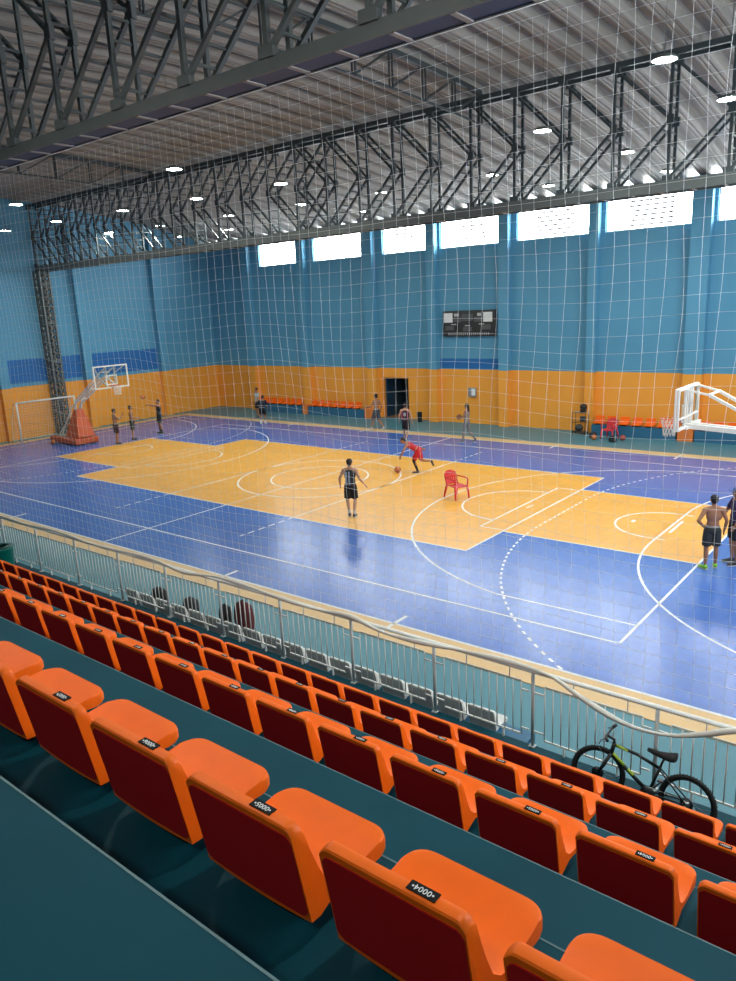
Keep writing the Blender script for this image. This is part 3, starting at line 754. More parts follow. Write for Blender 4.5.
def hoop_left():
    t=empty('basketball_hoop','wheeled basketball hoop with orange padded base at the left end of court','basketball hoop',(-16.9,0,0.012))
    ox=16.9
    # base trolley
    MB().cbox((.10,0,.20),(2.5,1.25,.30),bev=.05).build('base_padding',M_pad,t)
    MB().cbox((-.15,0,.36),(1.6,.95,.06)).build('base_deck',mat('grey_deck',(0.25,0.27,0.25),.5),t)
    for x in (-1.0,1.1):
        for y in (-.5,.5): MB().cyl((x,y-.03,.055),(x,y+.03,.055),.055).build('caster',M_rubber,t)
    # padded front tower (tapered)
    mb=MB(); vs=[]; 
    for z,xa,xb,h in ((.40,.15,1.35,.46),(1.0,.45,1.18,.36),(1.75,.72,1.0,.17)):
        vs+=[(xa,-h,z),(xb,-h,z),(xb,h,z),(xa,h,z)]
    fs=[(0,3,2,1),(8,9,10,11)]
    for a in (0,4):
        for i in range(4): fs.append((a+i,a+(i+1)%4,a+4+(i+1)%4,a+4+i))
    mb.add(vs,fs).build('tower_padding',M_pad,t)
    mb=MB()
    for y in (-.22,.22):
        mb.bar((.86,y*.7,1.7),(1.05,y*.7,2.2),.07); mb.bar((-.6,y,.4),(.75,y,1.95),.05); mb.bar((-.85,y,.4),(.55,y,1.55),.035)
        mb.bar((.75,y*.8,1.9),(3.45,y,3.35),.07); mb.bar((.95,y*.8,2.15),(3.6,y,3.62),.05)
    mb.bar((.4,-.22,1.5),(.4,.22,1.5),.05); mb.bar((1.5,-.2,2.3),(1.5,.2,2.3),.05); mb.bar((2.4,-.2,2.78),(2.4,.2,2.78),.05); mb.bar((3.6,-.22,3.62),(3.6,.22,3.62),.05)
    mb.build('support_arm',M_white,t)
    bx_=4.1
    mb=MB()
    for y in (-.22,.22):
        mb.bar((3.4,y,3.35),(bx_-.02,y,2.98),.06); mb.bar((3.6,y,3.62),(bx_-.02,y,3.85),.05); mb.bar((3.45,y,3.3),(bx_-.02,y*3.6,3.9),.035); mb.bar((bx_-.05,y,2.95),(bx_-.05,y,3.88),.05)
    mb.build('board_brackets',M_white,t)
    backboard(t,1,bx_,2.89,3.94)
    MB().box(bx_-.008,-.85,2.94,bx_+.008,.85,3.89).build('backboard_panel',M_glass,t)
    rim(t,1,bx_,3.04)
hoop_left()
def hoop_right():
    t=empty('basketball_hoop','white framed basketball hoop seen from behind at the right end of court','basketball hoop',(16.9,0,0.012))
    X=lambda x:x-16.9; M=M_white
    b=X(12.8)
    MB().cbox((-.10,0,.20),(2.5,1.25,.30),bev=.05).build('base_padding',M_pad,t)
    MB().cbox((-.7,0,1.1),(.5,.6,1.5),bev=.04).build('tower_padding',M_pad,t)
    for y in (-.5,.5): MB().cyl((-1.1,y-.03,.055),(-1.1,y+.03,.055),.055).build('caster',M_rubber,t)
    backboard(t,-1,b,2.68,3.74)
    MB().box(b-.008,-.84,2.74,b+.008,.84,3.68).build('backboard_panel',M_glass,t)
    mb=MB()
    for y in (-.84,-.30,-.12,.12,.30,.84): mb.bar((b+.06,y,2.72),(b+.06,y,3.70),.05)
    mb.bar((b+.06,-.86,2.72),(b+.06,.86,2.72),.06); mb.bar((b+.06,-.86,3.70),(b+.06,.86,3.70),.05)
    mb.bar((b+.06,-.86,2.98),(b+.06,.86,2.98),.045)
    mb.build('rear_frame',M,t)
    mb=MB()
    for y in (-.3,.84):
        mb.bar((b+.06,y,3.66),(b+.60,y*.8,3.55),.05)
        mb.bar((b+.60,y*.8,3.55),(X(16.6),.3 if y>0 else -.3,1.9),.07)
    mb.bar((b+.60,-.24,3.55),(b+.60,.67,3.55),.05)
    mb.build('upper_arms',M,t)
    mb=MB()
    mb.bar((b+.1,-.30,2.70),(b+.1,.9,2.72),.1,.07)
    for y in (-.14,.14): mb.bar((b+.05,y,2.74),(X(16.4),y,2.55),.10,.12)
    mb.bar((X(16.2),0,1.8),(X(16.4),0,2.6),.2)
    mb.build('lower_beam',M,t)
    rim(t,-1,b,2.88)
hoop_right()
def goal(x,yc,sx,label,hidden=False):
    t=empty('handball_goal',label,'goal',(x,yc,0.012)); r=.045; H=2.04; h=1.60
    for y in (-h,h): MB().cyl((0,y,0),(0,y,H),r).build('goal_post',M_white,t)
    MB().cyl((0,-h-.04,H),(0,h+.04,H),r).build('crossbar',M_white,t)
    mb=MB()
    for y in (-h,h):
        mb.tube([(0,y,.03),(-sx*.95,y,.03),(-sx*.75,y,1.0),(-sx*.3,y,H-.05),(0,y,H-.03)],.018,6)
    mb.cyl((-sx*.95,-h,.03),(-sx*.95,h,.03),.018); mb.build('rear_frame',M_white,t)
    mb=MB(); prof=[(.95,.03),(.75,1.0),(.3,H-.05)]
    n=26
    for i in range(n+1):
        y=-h+2*h*i/n; mb.tube([(-sx*a,y,z) for a,z in prof],.004,3,caps=False)
    for k in range(14):
        f=k/13*2; a=int(min(f,1)); f-=a; p,q=prof[a],prof[a+1]; X=-sx*(p[0]+(q[0]-p[0])*f); Z=p[1]+(q[1]-p[1])*f
        mb.tube([(X,-h,Z),(X,h,Z)],.004,3,caps=False)
    mb.build('goal_net',M_cord,t)
goal(-19.55,.25,1,'white goal frame with net at the left end wall beside orange hoop base')
# ------------------------------------------------------------------ scoreboard, electric box, bins
def text(txt,size,m,parent,loc,rot,name='lettering'):
    cu=bpy.data.curves.new(name,'FONT'); cu.body=txt; cu.size=size; cu.align_x='CENTER'; cu.align_y='CENTER'; cu.extrude=.001; cu.resolution_u=2
    o=bpy.data.objects.new('tmp',cu); COL.objects.link(o); dg=bpy.context.evaluated_depsgraph_get()
    me=bpy.data.meshes.new_from_object(o.evaluated_get(dg)); me.materials.clear(); me.materials.append(m); bpy.data.objects.remove(o)
    o=bpy.data.objects.new(name,me); COL.objects.link(o); o.parent=parent; o.location=loc; o.rotation_euler=rot; return o
def scoreboard():
    t=empty('scoreboard','large black electronic scoreboard with two white squares on the blue wall','scoreboard',(-1.35,13.1,4.38))
    MB().cbox((0,-.10,.64),(3.0,.16,1.26),bev=.02).build('case',mat('scoreboard_black',(0.028,0.033,0.035),.45),t)
    Mw=mat('white_sign_panel',(0.75,0.78,0.76),.5); Mg=mat('grey_display',(0.10,0.11,0.11),.3); Ml=mat('pale_caption',(0.5,0.52,0.5),.5)
    for x in (-1.16,1.10): MB().cbox((x,-.187,.93),(.50,.012,.46)).build('white_panel',Mw,t)
    for x,w in ((-.68,.28),(.62,.22)): MB().cbox((x,-.184,1.06),(w,.01,.14)).build('caption_strip',Ml,t)
    for x,z in ((-.85,.60),(-.05,.53),(.75,.60)): MB().cbox((x,-.184,z),(.30,.01,.04)).build('caption_strip',Ml,t)
    for x,z,w,h in ((-.62,.83,.44,.24),(-.05,.93,.62,.34),(.56,.83,.44,.24),(-1.1,.42,.5,.22),(-.05,.36,.5,.2),(1.0,.45,.5,.24)): MB().cbox((x,-.184,z),(w,.01,h)).build('digit_window',Mg,t)
    for i in range(20): MB().cbox((-1.14+i*.12,-.184,.13),(.035,.01,.11)).build('foul_lamp',Ml,t)
scoreboard()
t=empty('electric_box','small grey electric box with white cover on the orange wall','electric box',(-1.23,13.1,1.38))
MB().cbox((0,-.06,.22),(.42,.12,.46),bev=.01).build('case',mat('grey_box',(0.25,0.27,0.28),.5),t)
MB().cbox((.09,-.125,.24),(.22,.012,.34)).build('cover',mat('pale_cover',(0.75,0.8,0.82),.4),t)
def bin_(name,label,loc,r,h,m):
    t=empty(name,label,'bin',loc)
    mb=MB(); mb.lathe([(0,.0),(r*.86,.0),(r*.9,.02),(r,h-.04),(r*1.05,h-.03),(r*1.05,h),(r*.97,h),(r*.85,.04),(0,.03)],28); mb.build('bin_body',m,t)
    mb=MB(); mb.lathe([(r*1.0,h-.005),(r*1.06,h+.005),(r*1.06,h+.02),(r*.72,h+.035),(r*.55,h+.03),(r*.55,h+.005)],28); mb.build('bin_lid_ring',M_black if m is M_black else mat('dark_green_plastic',(0.0,0.07,0.06),.4),t)
bin_('litter_bin','green plastic litter bin standing beside the railing at far left',(1.38,-12.38,.5),.27,.56,M_green)
bin_('litter_bin','small black litter bin on floor right of the doorway',(-4.12,12.45,0),.14,.50,M_black)
# ------------------------------------------------------------------ balls
def ball(label,loc,m=M_ball,r=.12,rot=0.3):
    t=empty('basketball',label,'ball',loc); mb=MB(); mb.ell((0,0,0),(r,r,r),u=24,v=16); mb.build('ball_skin',m,t)
    mb=MB(); R_=Matrix.Rotation(rot,3,'X')@Matrix.Rotation(rot*2,3,'Z')
    for ax in range(3):
        pts=[]
        for i in range(32):
            a=2*PI*i/32; c,s_=r*1.003*math.cos(a),r*1.003*math.sin(a); v=[(c,s_,0),(c,0,s_),(0,c,s_)][ax]; pts.append(R_@Vector(v))
        mb.tube(pts,.004,4,closed=True)
    mb.build('seams',M_seam,t); return t
ball('orange basketball bouncing beside the player in red',(2.16,1.93,.13))
ball('orange basketball flying through the air near the left hoop',(-14.3,2.6,2.10))
ball('orange basketball on the floor against the left hoop base',(-17.35,-.86,.14))
ball('pale orange basketball on blue floor, left of the red folding items',(5.97,11.1,.125))
ball('reddish basketball on blue floor, right of the black bag',(7.10,11.45,.125),mat('red_ball_leather',(0.42,0.07,0.05),.5))
# ------------------------------------------------------------------ plastic chairs
def plastic_chair(label,loc,rz,m=M_red):
    t=empty('plastic_armchair',label,'chair',loc,rz)
    # local +Y = direction the sitter faces
    mb=MB(); vs=[];fs=[]; nx,ny=8,8
    for j in range(ny+1):
        for i in range(nx+1):
            u=i/nx*2-1; v=j/ny; w=.22+.02*v; y=-.2+.44*v; z=.42-.015*(1-u*u)+(.02*(v)**3)*-1
            vs.append((u*w,y,z))
    for j in range(ny):
        for i in range(nx): a=j*(nx+1)+i; fs.append((a,a+1,a+nx+2,a+nx+1))
    n=len(vs); vs+=[(x,y,z-.022) for x,y,z in vs]; fs+=[tuple(n+k for k in reversed(f)) for f in list(fs)]
    rim_=[i for i in range(nx+1)]+[(j)*(nx+1)+nx for j in range(1,ny+1)]+[ny*(nx+1)+i for i in range(nx-1,-1,-1)]+[j*(nx+1) for j in range(ny-1,0,-1)]
    for k in range(len(rim_)): a,b=rim_[k],rim_[(k+1)%len(rim_)]; fs.append((b,a,a+n,b+n))
    mb.add(vs,fs,0,True).build('seat',m,t)
    # back: rounded shell with slats
    def bp(u,z): # z 0..1
        w=.21+.02*math.sin(z*PI); return Vector((u*w*(1-.25*max(0,z-.75)/.25*abs(u)),-.20-.13*z-.03*(1-u*u)*.8,.42+.42*z-(.07*abs(u)**2.5 if z>.9 else 0)))
    mb=MB(); 
    outl=[bp(-1,z/8) for z in range(8)]+[bp(-.97,.93)+Vector((0,0,.03))]+[bp(u/4,1) for u in range(-3,4)]+[bp(.97,.93)+Vector((0,0,.03))]+[bp(1,z/8) for z in range(7,-1,-1)]
    mb.tube(outl,.02,8)
    for k in (-2,-1,0,1,2):
        pts=[bp(k*.36,z/6) for z in range(7)]
        for a,b in zip(pts[:-1],pts[1:]): mb.bar(a,b,.068,.012,up=(0,1,0))
    mb.bar(bp(-1,.55),bp(1,.55),.02,.05)
    mb.build('backrest',m,t)
    for sx in (-1,1):
        MB().tube([(sx*.215,-.28,.66),(sx*.25,-.15,.655),(sx*.265,.05,.65),(sx*.265,.2,.64),(sx*.262,.26,.60),(sx*.245,.25,.42)],.022,8).build('armrest',m,t)
        MB().tube([(sx*.235,.23,.43),(sx*.26,.27,.2),(sx*.275,.29,0)],.024,8,rs=[.040,.034,.028]).build('leg',m,t)
        MB().tube([(sx*.215,-.2,.43),(sx*.24,-.26,.2),(sx*.26,-.31,0)],.024,8,rs=[.040,.034,.028]).build('leg',m,t)
    return t
plastic_chair('red plastic armchair standing alone on the yellow court',(6.02,-.16,.013),math.radians(-108))
plastic_chair('red plastic armchair with belongings in front of the far bench',(6.42,11.72,0),math.radians(175),mat('pinkish_red_plastic',(0.62,0.03,0.05),.4))
def bag(name,label,loc,d,m,rz=0,cat='bag'):
    t=empty(name,label,cat,loc,rz); x,y,z=d
    bm=bmesh.new(); bmesh.ops.create_cube(bm,size=1); bmesh.ops.subdivide_edges(bm,edges=list(bm.edges),cuts=3,use_grid_fill=True)
    for v in bm.verts:
        c=v.co; k=1-.28*max(0,c.z)**1.5*2*.6; n=c.normalized()*.5; q=c.lerp(n*1.15,.55); v.co=Vector((q.x*x*1.05*k,q.y*y*1.05*k,(q.z+.5*.94)*z*1.02))
    mb=MB(); mb.bm(bm); mb.build('bag_body',m,t)
    MB().cbox((0,-y*.47,z*.32),(x*.6,y*.22,z*.42),bev=min(x,y,z)*.08).build('front_pocket',m,t)
    MB().tube([(-.05,0,z*.93),(-.045,0,z*1.02),(0,0,z*1.07),(.045,0,z*1.02),(.05,0,z*.93)],.012,6).build('handle',M_black,t)
    MB().tube([(-x*.4,0,z*.72),(-x*.1,-y*.1,z*.93),(x*.1,-y*.1,z*.93),(x*.4,0,z*.72)],.006,5).build('zip',mat('zip_grey',(0.3,0.3,0.3),.4),t)
    return t
M_maroon=mat('maroon_fabric',(0.07,0.006,0.008),.8,noise=(20,.2)); M_bfab=mat('black_fabric',(0.012,0.012,0.014),.85,noise=(20,.3)); M_gfab=mat('grey_white_fabric',(0.4,0.4,0.42),.8)
bag('backpack','maroon and black backpack standing on a white team seat behind the railing',(8.59,-11.47,.44),(.36,.18,.56),M_maroon,.1)
bag('sports_bag','grey and black sports bag on a white team seat, left of the maroon backpack',(8.083,-11.47,.44),(.26,.17,.38),M_bfab,-.2)
bag('sports_bag','black sports bag on a white team seat, leftmost of the bags',(6.055,-11.47,.44),(.30,.17,.30),M_bfab,.1)
bag('sports_bag','dark bag on a white team seat near the second railing post with bags',(7.07,-11.47,.44),(.32,.17,.30),mat('charcoal_fabric',(0.03,0.03,0.035),.85),.1)
bag('sports_bag','black sports bag lying on floor beside the red armchair at far wall',(6.83,11.0,0),(.30,.22,.24),M_bfab,.3)
bag('sports_bag','dark bag behind the pale ball at the far bench',(5.72,11.6,0),(.30,.24,.26),mat('charcoal_fabric',(0.03,0.03,0.035),.85),.8)
def cart():
    t=empty('equipment_trolley','black wheeled trolley with rounded black case standing by the far wall pilaster','trolley',(4.85,12.25,0))
    mb=MB()
    for x in (-.3,.3):
        for y in (-.18,.18): mb.cyl((x,y,.05),(x,y,1.0),.013,n=8)
    for z in (.12,.55,1.0):
        for y in (-.18,.18): mb.cyl((-.3,y,z),(.3,y,z),.011,n=6)
        for x in (-.3,.3): mb.cyl((x,-.18,z),(x,.18,z),.011,n=6)
    mb.build('trolley_frame',M_black,t)
    MB().cbox((0,0,.12),(.6,.36,.03)).build('shelf',mat('blue_black_tray',(0.01,0.03,0.05),.4),t)
    MB().cbox((0,0,1.005),(.6,.36,.02)).build('shelf',mat('grey_tray',(0.35,0.33,0.28),.4),t)
    mb=MB(); mb.cbox((.14,0,1.09),(.24,.24,.16),bev=.03); mb.ell((.14,0,1.25),(.17,.14,.14)); mb.build('rounded_case',M_black,t)
    mb=MB(); mb.cbox((.12,0,.7),(.22,.2,.26),bev=.03); mb.build('upright_case',mat('charcoal_plastic',(0.04,0.045,0.045),.4),t)
    mb=MB(); mb.ell((-.05,0,.30),(.2,.14,.16)); mb.build('round_drum',mat('charcoal_plastic',(0.04,0.045,0.045),.4),t)
    for x in (-.28,.28):
        for y in (-.17,.17): MB().cyl((x,y-.012,.035),(x,y+.012,.035),.035,n=12).build('wheel',M_rubber,t)
cart()
# ------------------------------------------------------------------ bicycle
def bicycle():
    t=empty('bicycle','black and lime mountain bike leaning against the railing','bicycle',(16.50,-12.43,.5)); t.scale=(.95,.95,.95); t.rotation_euler=(math.radians(-11),0,0)
    # local: x forward is -X of hall ; build with x decreasing towards the front wheel
    R=.315; F=-1.02
    def wheel(x,nm,steer=0.0):
        w=bpy.data.objects.new(nm,None); 
        Rz=Matrix.Rotation(steer,3,'Z')
        def T(p): q=Rz@Vector(p); return (q.x+x,q.y,q.z+R)
        mb=MB(); mb.tube([T((math.cos(a)*(R-.024),0,math.sin(a)*(R-.024))) for a in [2*PI*i/48 for i in range(48)]],.024,8,closed=True)
        # tread knobs
        for i in range(56):
            a=2*PI*i/56; 
            for s in (-1,1): mb.cbox(T((math.cos(a)*(R-.003),s*.010,math.sin(a)*(R-.003))),(.010,.010,.010),rot=Rz@Matrix.Rotation(-a,3,'Y'))
        tyre=mb.build(nm,M_rubber,t)
        mb=MB(); mb.tube([T((math.cos(a)*(R-.055),0,math.sin(a)*(R-.055))) for a in [2*PI*i/48 for i in range(48)]],.011,6,closed=True); mb.build('rim',M_black,tyre)
        mb=MB()
        for i in range(28):
            a=2*PI*i/28; s=1 if i%2 else -1; mb.tube([T((.02*math.cos(a+s*.9),s*.025,.02*math.sin(a+s*.9))),T((math.cos(a)*(R-.06),0,math.sin(a)*(R-.06)))],.0012,3,caps=False)
        mb.build('spokes',M_chrome,tyre)
        mb=MB(); mb.cyl(T((0,-.05,0)),T((0,.05,0)),.018,n=10); mb.cyl(T((0,-.03,0)),T((0,-.034,0)),.07,n=20); mb.build('hub',M_black,tyre)
    steer=math.radians(10)
    wheel(0,'rear_wheel'); wheel(F,'front_wheel',steer)
    bb=Vector((-.42,0,.28)); st=Vector((-.33,0,.60)); sd=Vector((-.30,0,.67)); hb=Vector((-.885,0,.60)); htp=Vector((-.865,0,.72)); rh=Vector((0,0,R)); fh=Vector((F,0,R))
    mb=MB(); mb.tube([bb,st+Vector((.01,0,.03))],.017,10); mb.tube([hb,(hb+bb)/2+Vector((0,0,-.005)),bb],.023,10); mb.tube([htp+Vector((.0,0,-.02)),(htp+st)/2+Vector((0,0,.015)),st],.019,10); mb.tube([hb,htp],.024,10)
    for s in (-1,1):
        mb.tube([bb+Vector((0,s*.035,0)),rh+Vector((0,s*.06,0))],.011,8); mb.tube([st+Vector((0,s*.02,0)),rh+Vector((0,s*.06,0))],.009,8)
    mb.build('frame',M_black,t)
    mb=MB(); d=(bb-hb)
    for a,b in ((.05,.36),(.45,.60)):
        p=hb+d*a;q=hb+d*b; mb.tube([p+Vector((0,-.010,.012)),q+Vector((0,-.010,.012))],.017,8)
    p=htp+(st-htp)*.06;q=htp+(st-htp)*.32; mb.tube([p+Vector((0,-.008,-.01)),q+Vector((0,-.008,.0))],.015,8)
    mb.build('frame_decals',M_lime,t)
    mb=MB(); cr=hb+Vector((-.01,0,-.05))
    Rz=Matrix.Rotation(steer,3,'Z')
    for s in (-1,1):
        off=Rz@Vector((0,s*.065,0)); mb.tube([cr+off+Vector((0,0,.02)),cr.lerp(fh,.5)+off,fh+off],.017,8,rs=[.018,.019,.013])
    mb.tube([cr+Rz@Vector((0,-.07,.02)),cr+Rz@Vector((0,.07,.02))],.02,8); mb.build('fork',M_black,t)
    # bars are turned so they run nearly toward/away from the camera
    stem=htp+Vector((0,0,.04)); fw=stem+Rz@Vector((-.09,0,.03))
    mb=MB(); mb.tube([htp,stem,fw],.016,8); mb.build('stem',M_black,t)
    hbobj=MB(); pts=[fw+Rz@Vector(v) for v in ((.05,-.28,.045),(.02,-.18,.03),(0,-.08,0),(0,.08,0),(.02,.18,.03),(.05,.28,.045))]
    hbobj=hbobj.tube(pts,.013,8).build('handlebar',M_black,t)
    for k in (0,1):
        a,b=(pts[0],pts[0].lerp(pts[1],.9)) if k==0 else (pts[5],pts[5].lerp(pts[4],.9)); MB().tube([a,b],.018,8).build('grip',M_rubber,hbobj)
        c=b; MB().tube([c,c+Rz@Vector((-.05,-.02 if k==0 else .02,-.02)),c+Rz@Vector((-.06,(-.1 if k==0 else .1),-.04))],.006,6).build('brake_lever',M_black,hbobj)
    mb=MB()
    mb.tube([fw,fw+Rz@Vector((-.12,-.05,.08)),fw+Rz@Vector((-.14,-.02,-.08)),cr+Vector((-.02,0,-.08)),(cr+fh)/2],.003,4); mb.tube([fw,fw+Rz@Vector((-.1,.08,.05)),fw+Rz@Vector((-.1,.02,-.1)),htp],.003,4)
    mb.build('brake_cables',M_chrome,t)
    MB().tube([st,sd+Vector((.01,0,.06))],.013,8).build('seat_post',M_black,t)
    mb=MB(); S=sd+Vector((.0,0,.09)); vs=[];fs=[]
    prof=[(-.18,.022,.022),(-.12,.03,.03),(-.05,.042,.034),(.02,.072,.04),(.08,.095,.048),(.12,.095,.052),(.14,.06,.045)]
    for x,w,h in prof:
        for k in range(10):
            a=2*PI*k/10; vs.append((S.x+x,S.y+w*math.cos(a),S.z+h*math.sin(a)+(.02*(x/.135)**2 if x>0 else .012*(x/.17)**2)))
    for i in range(len(prof)-1):
        for k in range(10): fs.append((i*10+k,i*10+(k+1)%10,(i+1)*10+(k+1)%10,(i+1)*10+k))
    fs.append(tuple(range(9,-1,-1))); fs.append(tuple((len(prof)-1)*10+k for k in range(10)))
    mb.add(vs,fs,0,True).build('saddle',M_rubber,t)
    mb=MB()
    mb.lathe([(0,-.003),(.085,-.003),(.085,.003),(0,.003)],28); 
    mb.v=[(bb.x+v[0],bb.y-.045+v[2],bb.z+v[1]) for v in mb.v]
    mb.tube([bb+Vector((0,-.06,0)),bb+Vector((-.10,-.07,-.13))],.011,6); mb.tube([bb+Vector((0,.06,0)),bb+Vector((.10,.07,.13))],.011,6); mb.cyl(bb-Vector((0,.07,0)),bb+Vector((0,.07,0)),.02)
    mb.build('crankset',M_black,t)
    for v in ((-.10,-.115,-.13),(.10,.115,.13)): MB().cbox(bb+Vector(v),(.09,.08,.022),bev=.005).build('pedal',M_black,t)
    mb=MB()
    for s in (-1,1): mb.tube([bb+Vector((0,-.045,s*.083)),rh+Vector((0,-.045,s*.035))],.004,4)
    mb.cyl(rh+Vector((0,-.03,0)),rh+Vector((0,-.06,0)),.045,r2=.03,n=20); mb.tube([rh+Vector((0,-.055,-.02)),rh+Vector((-.03,-.055,-.10)),rh+Vector((-.06,-.055,-.14))],.01,6)
    mb.build('chain_drive',M_chrome,t)
bicycle()
# ------------------------------------------------------------------ people
SKIN={'tan':(0.36,0.17,0.095),'brown':(0.26,0.115,0.062),'fair':(0.5,0.27,0.17)}
def bake(mb,name,mats,parent,vox=.012,sm=4,extra=None):
    me=mb.mesh('tmp',mats); o=bpy.data.objects.new('tmp',me); COL.objects.link(o)
    r=o.modifiers.new('r','REMESH'); r.mode='VOXEL'; r.voxel_size=vox; r.use_smooth_shade=True
    s=o.modifiers.new('s','SMOOTH'); s.factor=.5; s.iterations=sm
    dg=bpy.context.evaluated_depsgraph_get(); dg.update(); n=bpy.data.meshes.new_from_object(o.evaluated_get(dg)); n.name=name
    bpy.data.objects.remove(o); n.materials.clear()
    n.materials.append(mats)
    for p in n.polygons: p.use_smooth=True
    ob=bpy.data.objects.new(name,n); COL.objects.link(ob); ob.parent=parent; return ob
def person(label,loc,face,P=None,skin='tan',hair='short',hair_col=(0.015,0.010,0.008),top=None,shorts=(0.012,0.012,0.014),shoes=(0.03,0.03,0.035),cap=None,h=1.75,female=False,number=None,socks=None,sleeves=False,legs_col=None,lean=0.0,side=0.0,head_yaw=0.0,head_pitch=0.0,stripe=None,vox=.013,short_len=.8,sleeve1=None):
    k=h/1.75
    t=empty('person',label,'person',loc,face)
    J=dict(pel=(0,0,.95),hipL=(-.095,0,.92),hipR=(.095,0,.92),kneeL=(-.11,.02,.50),kneeR=(.11,.02,.50),ankL=(-.12,-.02,.09),ankR=(.12,-.02,.09),toeL=(-.14,.15,.03),toeR=(.14,.15,.03),
           elL=(-.27,-.03,1.16),elR=(.27,-.03,1.16),wrL=(-.29,.06,.92),wrR=(.29,.06,.92),hdL=None,hdR=None)
    if P: J.update(P)
    J={a:(Vector(b) if b is not None else None) for a,b in J.items()}
    pel=J['pel']; RT=Matrix.Rotation(side,3,'Y')@Matrix.Rotation(-lean,3,'X')
    up=lambda v:pel+RT@Vector(v)
    chest=up((0,0,.34)); neck=up((0,-.01,.53)); sw=.165 if female else .19
    shL=up((-sw,-.01,.475)); shR=up((sw,-.01,.475)); belly=up((0,.005,.15))
    RH=RT@Matrix.Rotation(head_yaw,3,'Z')@Matrix.Rotation(-head_pitch,3,'X'); hc=neck+RT@Vector((0,.01,.06))+RH@Vector((0,.015,.10))
    S=lambda v:v*k
    sk=mat('skin_'+skin,SKIN[skin],.5,.4,noise=(6,.08))
    mb=MB()
    w=.92 if female else 1
    mb.ell(pel,(.165*w,.115,.115),RT); mb.ell(belly,(.142*w,.10,.15),RT); mb.ell(chest,(.168*w,.112,.185),RT); mb.ell(up((0,-.01,.44)),(.16*w,.085,.075),RT)
    mb.cap(shL,shR,.062,.062); mb.cap(up((0,-.01,.48)),hc-RH@Vector((0,.01,.05)),.058,.05)
    mb.cap(up((-.06,-.01,.53)),shL,.05,.058); mb.cap(up((.06,-.01,.53)),shR,.05,.058)
    # head: skull, jaw, nose, ears, brow
    mb.ell(hc+RH@Vector((0,-.01,.03)),(.077,.095,.098),RH); mb.ell(hc+RH@Vector((0,.025,-.04)),(.057,.062,.075),RH)
    mb.cap(hc+RH@Vector((0,.088,.012)),hc+RH@Vector((0,.108,-.022)),.010,.016); mb.cap(hc+RH@Vector((-.04,.078,.03)),hc+RH@Vector((.04,.078,.03)),.014,.014)
    mb.cap(hc+RH@Vector((-.02,.082,-.058)),hc+RH@Vector((.02,.082,-.058)),.010,.010)
    for s in (-1,1): mb.ell(hc+RH@Vector((s*.078,-.005,-.005)),(.012,.022,.032),RH)
    for s,sh,el,wr,hd in ((-1,shL,J['elL'],J['wrL'],J['hdL']),(1,shR,J['elR'],J['wrR'],J['hdR'])):
        mb.cap(sh,sh.lerp(el,.5),.056,.049); mb.cap(sh.lerp(el,.45),el,.049,.040); mb.cap(el,el.lerp(wr,.35),.041,.040); mb.cap(el.lerp(wr,.3),wr,.040,.026)
        d=(wr-el).normalized(); d=(hd.normalized() if hd is not None else d)
        side_=d.cross(Vector((s,0.01,0))); 
        if side_.length<.2: side_=Vector((0,1,0))
        side_.normalize(); pn=d.cross(side_).normalized()   # side_: across knuckles
        pc=wr+d*.05; Rm_=Matrix((side_,pn,d)).transposed()
        mb.ell(pc,(.040,.018,.055),Rm_,u=12,v=8)
        for q,(o_,L) in enumerate(((-.030,.062),(-.010,.074),(.010,.070),(.030,.054))):
            b=wr+d*.085+side_*o_; m_=b+d*L*.5+pn*.004*-s; e=m_+(d*.8-pn*.5*-s*-1).normalized()*L*.45
            mb.cap(b,m_,.0105,.010,8); mb.cap(m_,e,.010,.0085,8)
        sg=1 if side_.y>0 else -1
        tb=wr+d*.025+side_*sg*.03; tm=tb+(d*.6+side_*sg*.7).normalized()*.04; te=tm+(d*.9+side_*sg*.2).normalized()*.03
        mb.cap(tb,tm,.014,.012,8); mb.cap(tm,te,.012,.010,8)
    for s in 'LR':
        hp,kn,an,to=J['hip'+s],J['knee'+s],J['ank'+s],J['toe'+s]
        mb.cap(hp,hp.lerp(kn,.55),.088*w if not female else .086,.070); mb.cap(hp.lerp(kn,.5),kn,.071,.054)
        calf=kn.lerp(an,.32); f=(to-an); f.z=0; f=f.normalized() if f.length>1e-3 else Vector((0,1,0))
        mb.cap(kn,calf-f*.012,.053,.056); mb.cap(calf-f*.012,an.lerp(kn,.15),.056,.036); mb.cap(an.lerp(kn,.2),an,.036,.034)
        mb.cap(an-Vector((0,0,.02)),to,.032,.028)
    mb.v=[tuple(S(Vector(v))) for v in mb.v]
    body=bake(mb,'body',sk,t,vox)
    # eyes
    for s in (-1,1):
        m2=MB(); m2.ell(S(hc+RH@Vector((s*.031,.083,.010))),(.009*k,.006*k,.006*k),RH,u=10,v=6); m2.build('eye',mat('eye_dark',(0.02,0.015,0.01),.2),t)
    # shoes and socks
    ms=mat('shoe_%d_%d_%d'%tuple(int(c*100) for c in shoes),shoes,.5)
    for s in 'LR':
        an,to=J['ank'+s],J['toe'+s]; d=(to-an).normalized(); m2=MB()
        m2.cap(S(an+Vector((0,-.0,-.035))-d*.035),S(to),.043*k,.037*k); m2.cap(S(an),S(an-Vector((0,0,.03))),.043*k,.045*k)
        sh_=bake(m2,'shoe',ms,t,.009,2)
        if abs(to.z-.03)<.04:
            m3=MB(); a=S(an-d*.06);b=S(to+d*.035); a.z=.004; b.z=.004; m3.bar(a+Vector((0,0,.006)),b+Vector((0,0,.006)),.085*k,.016); m3.build('sole',mat('white_sole',(0.6,0.6,0.6),.6),sh_)
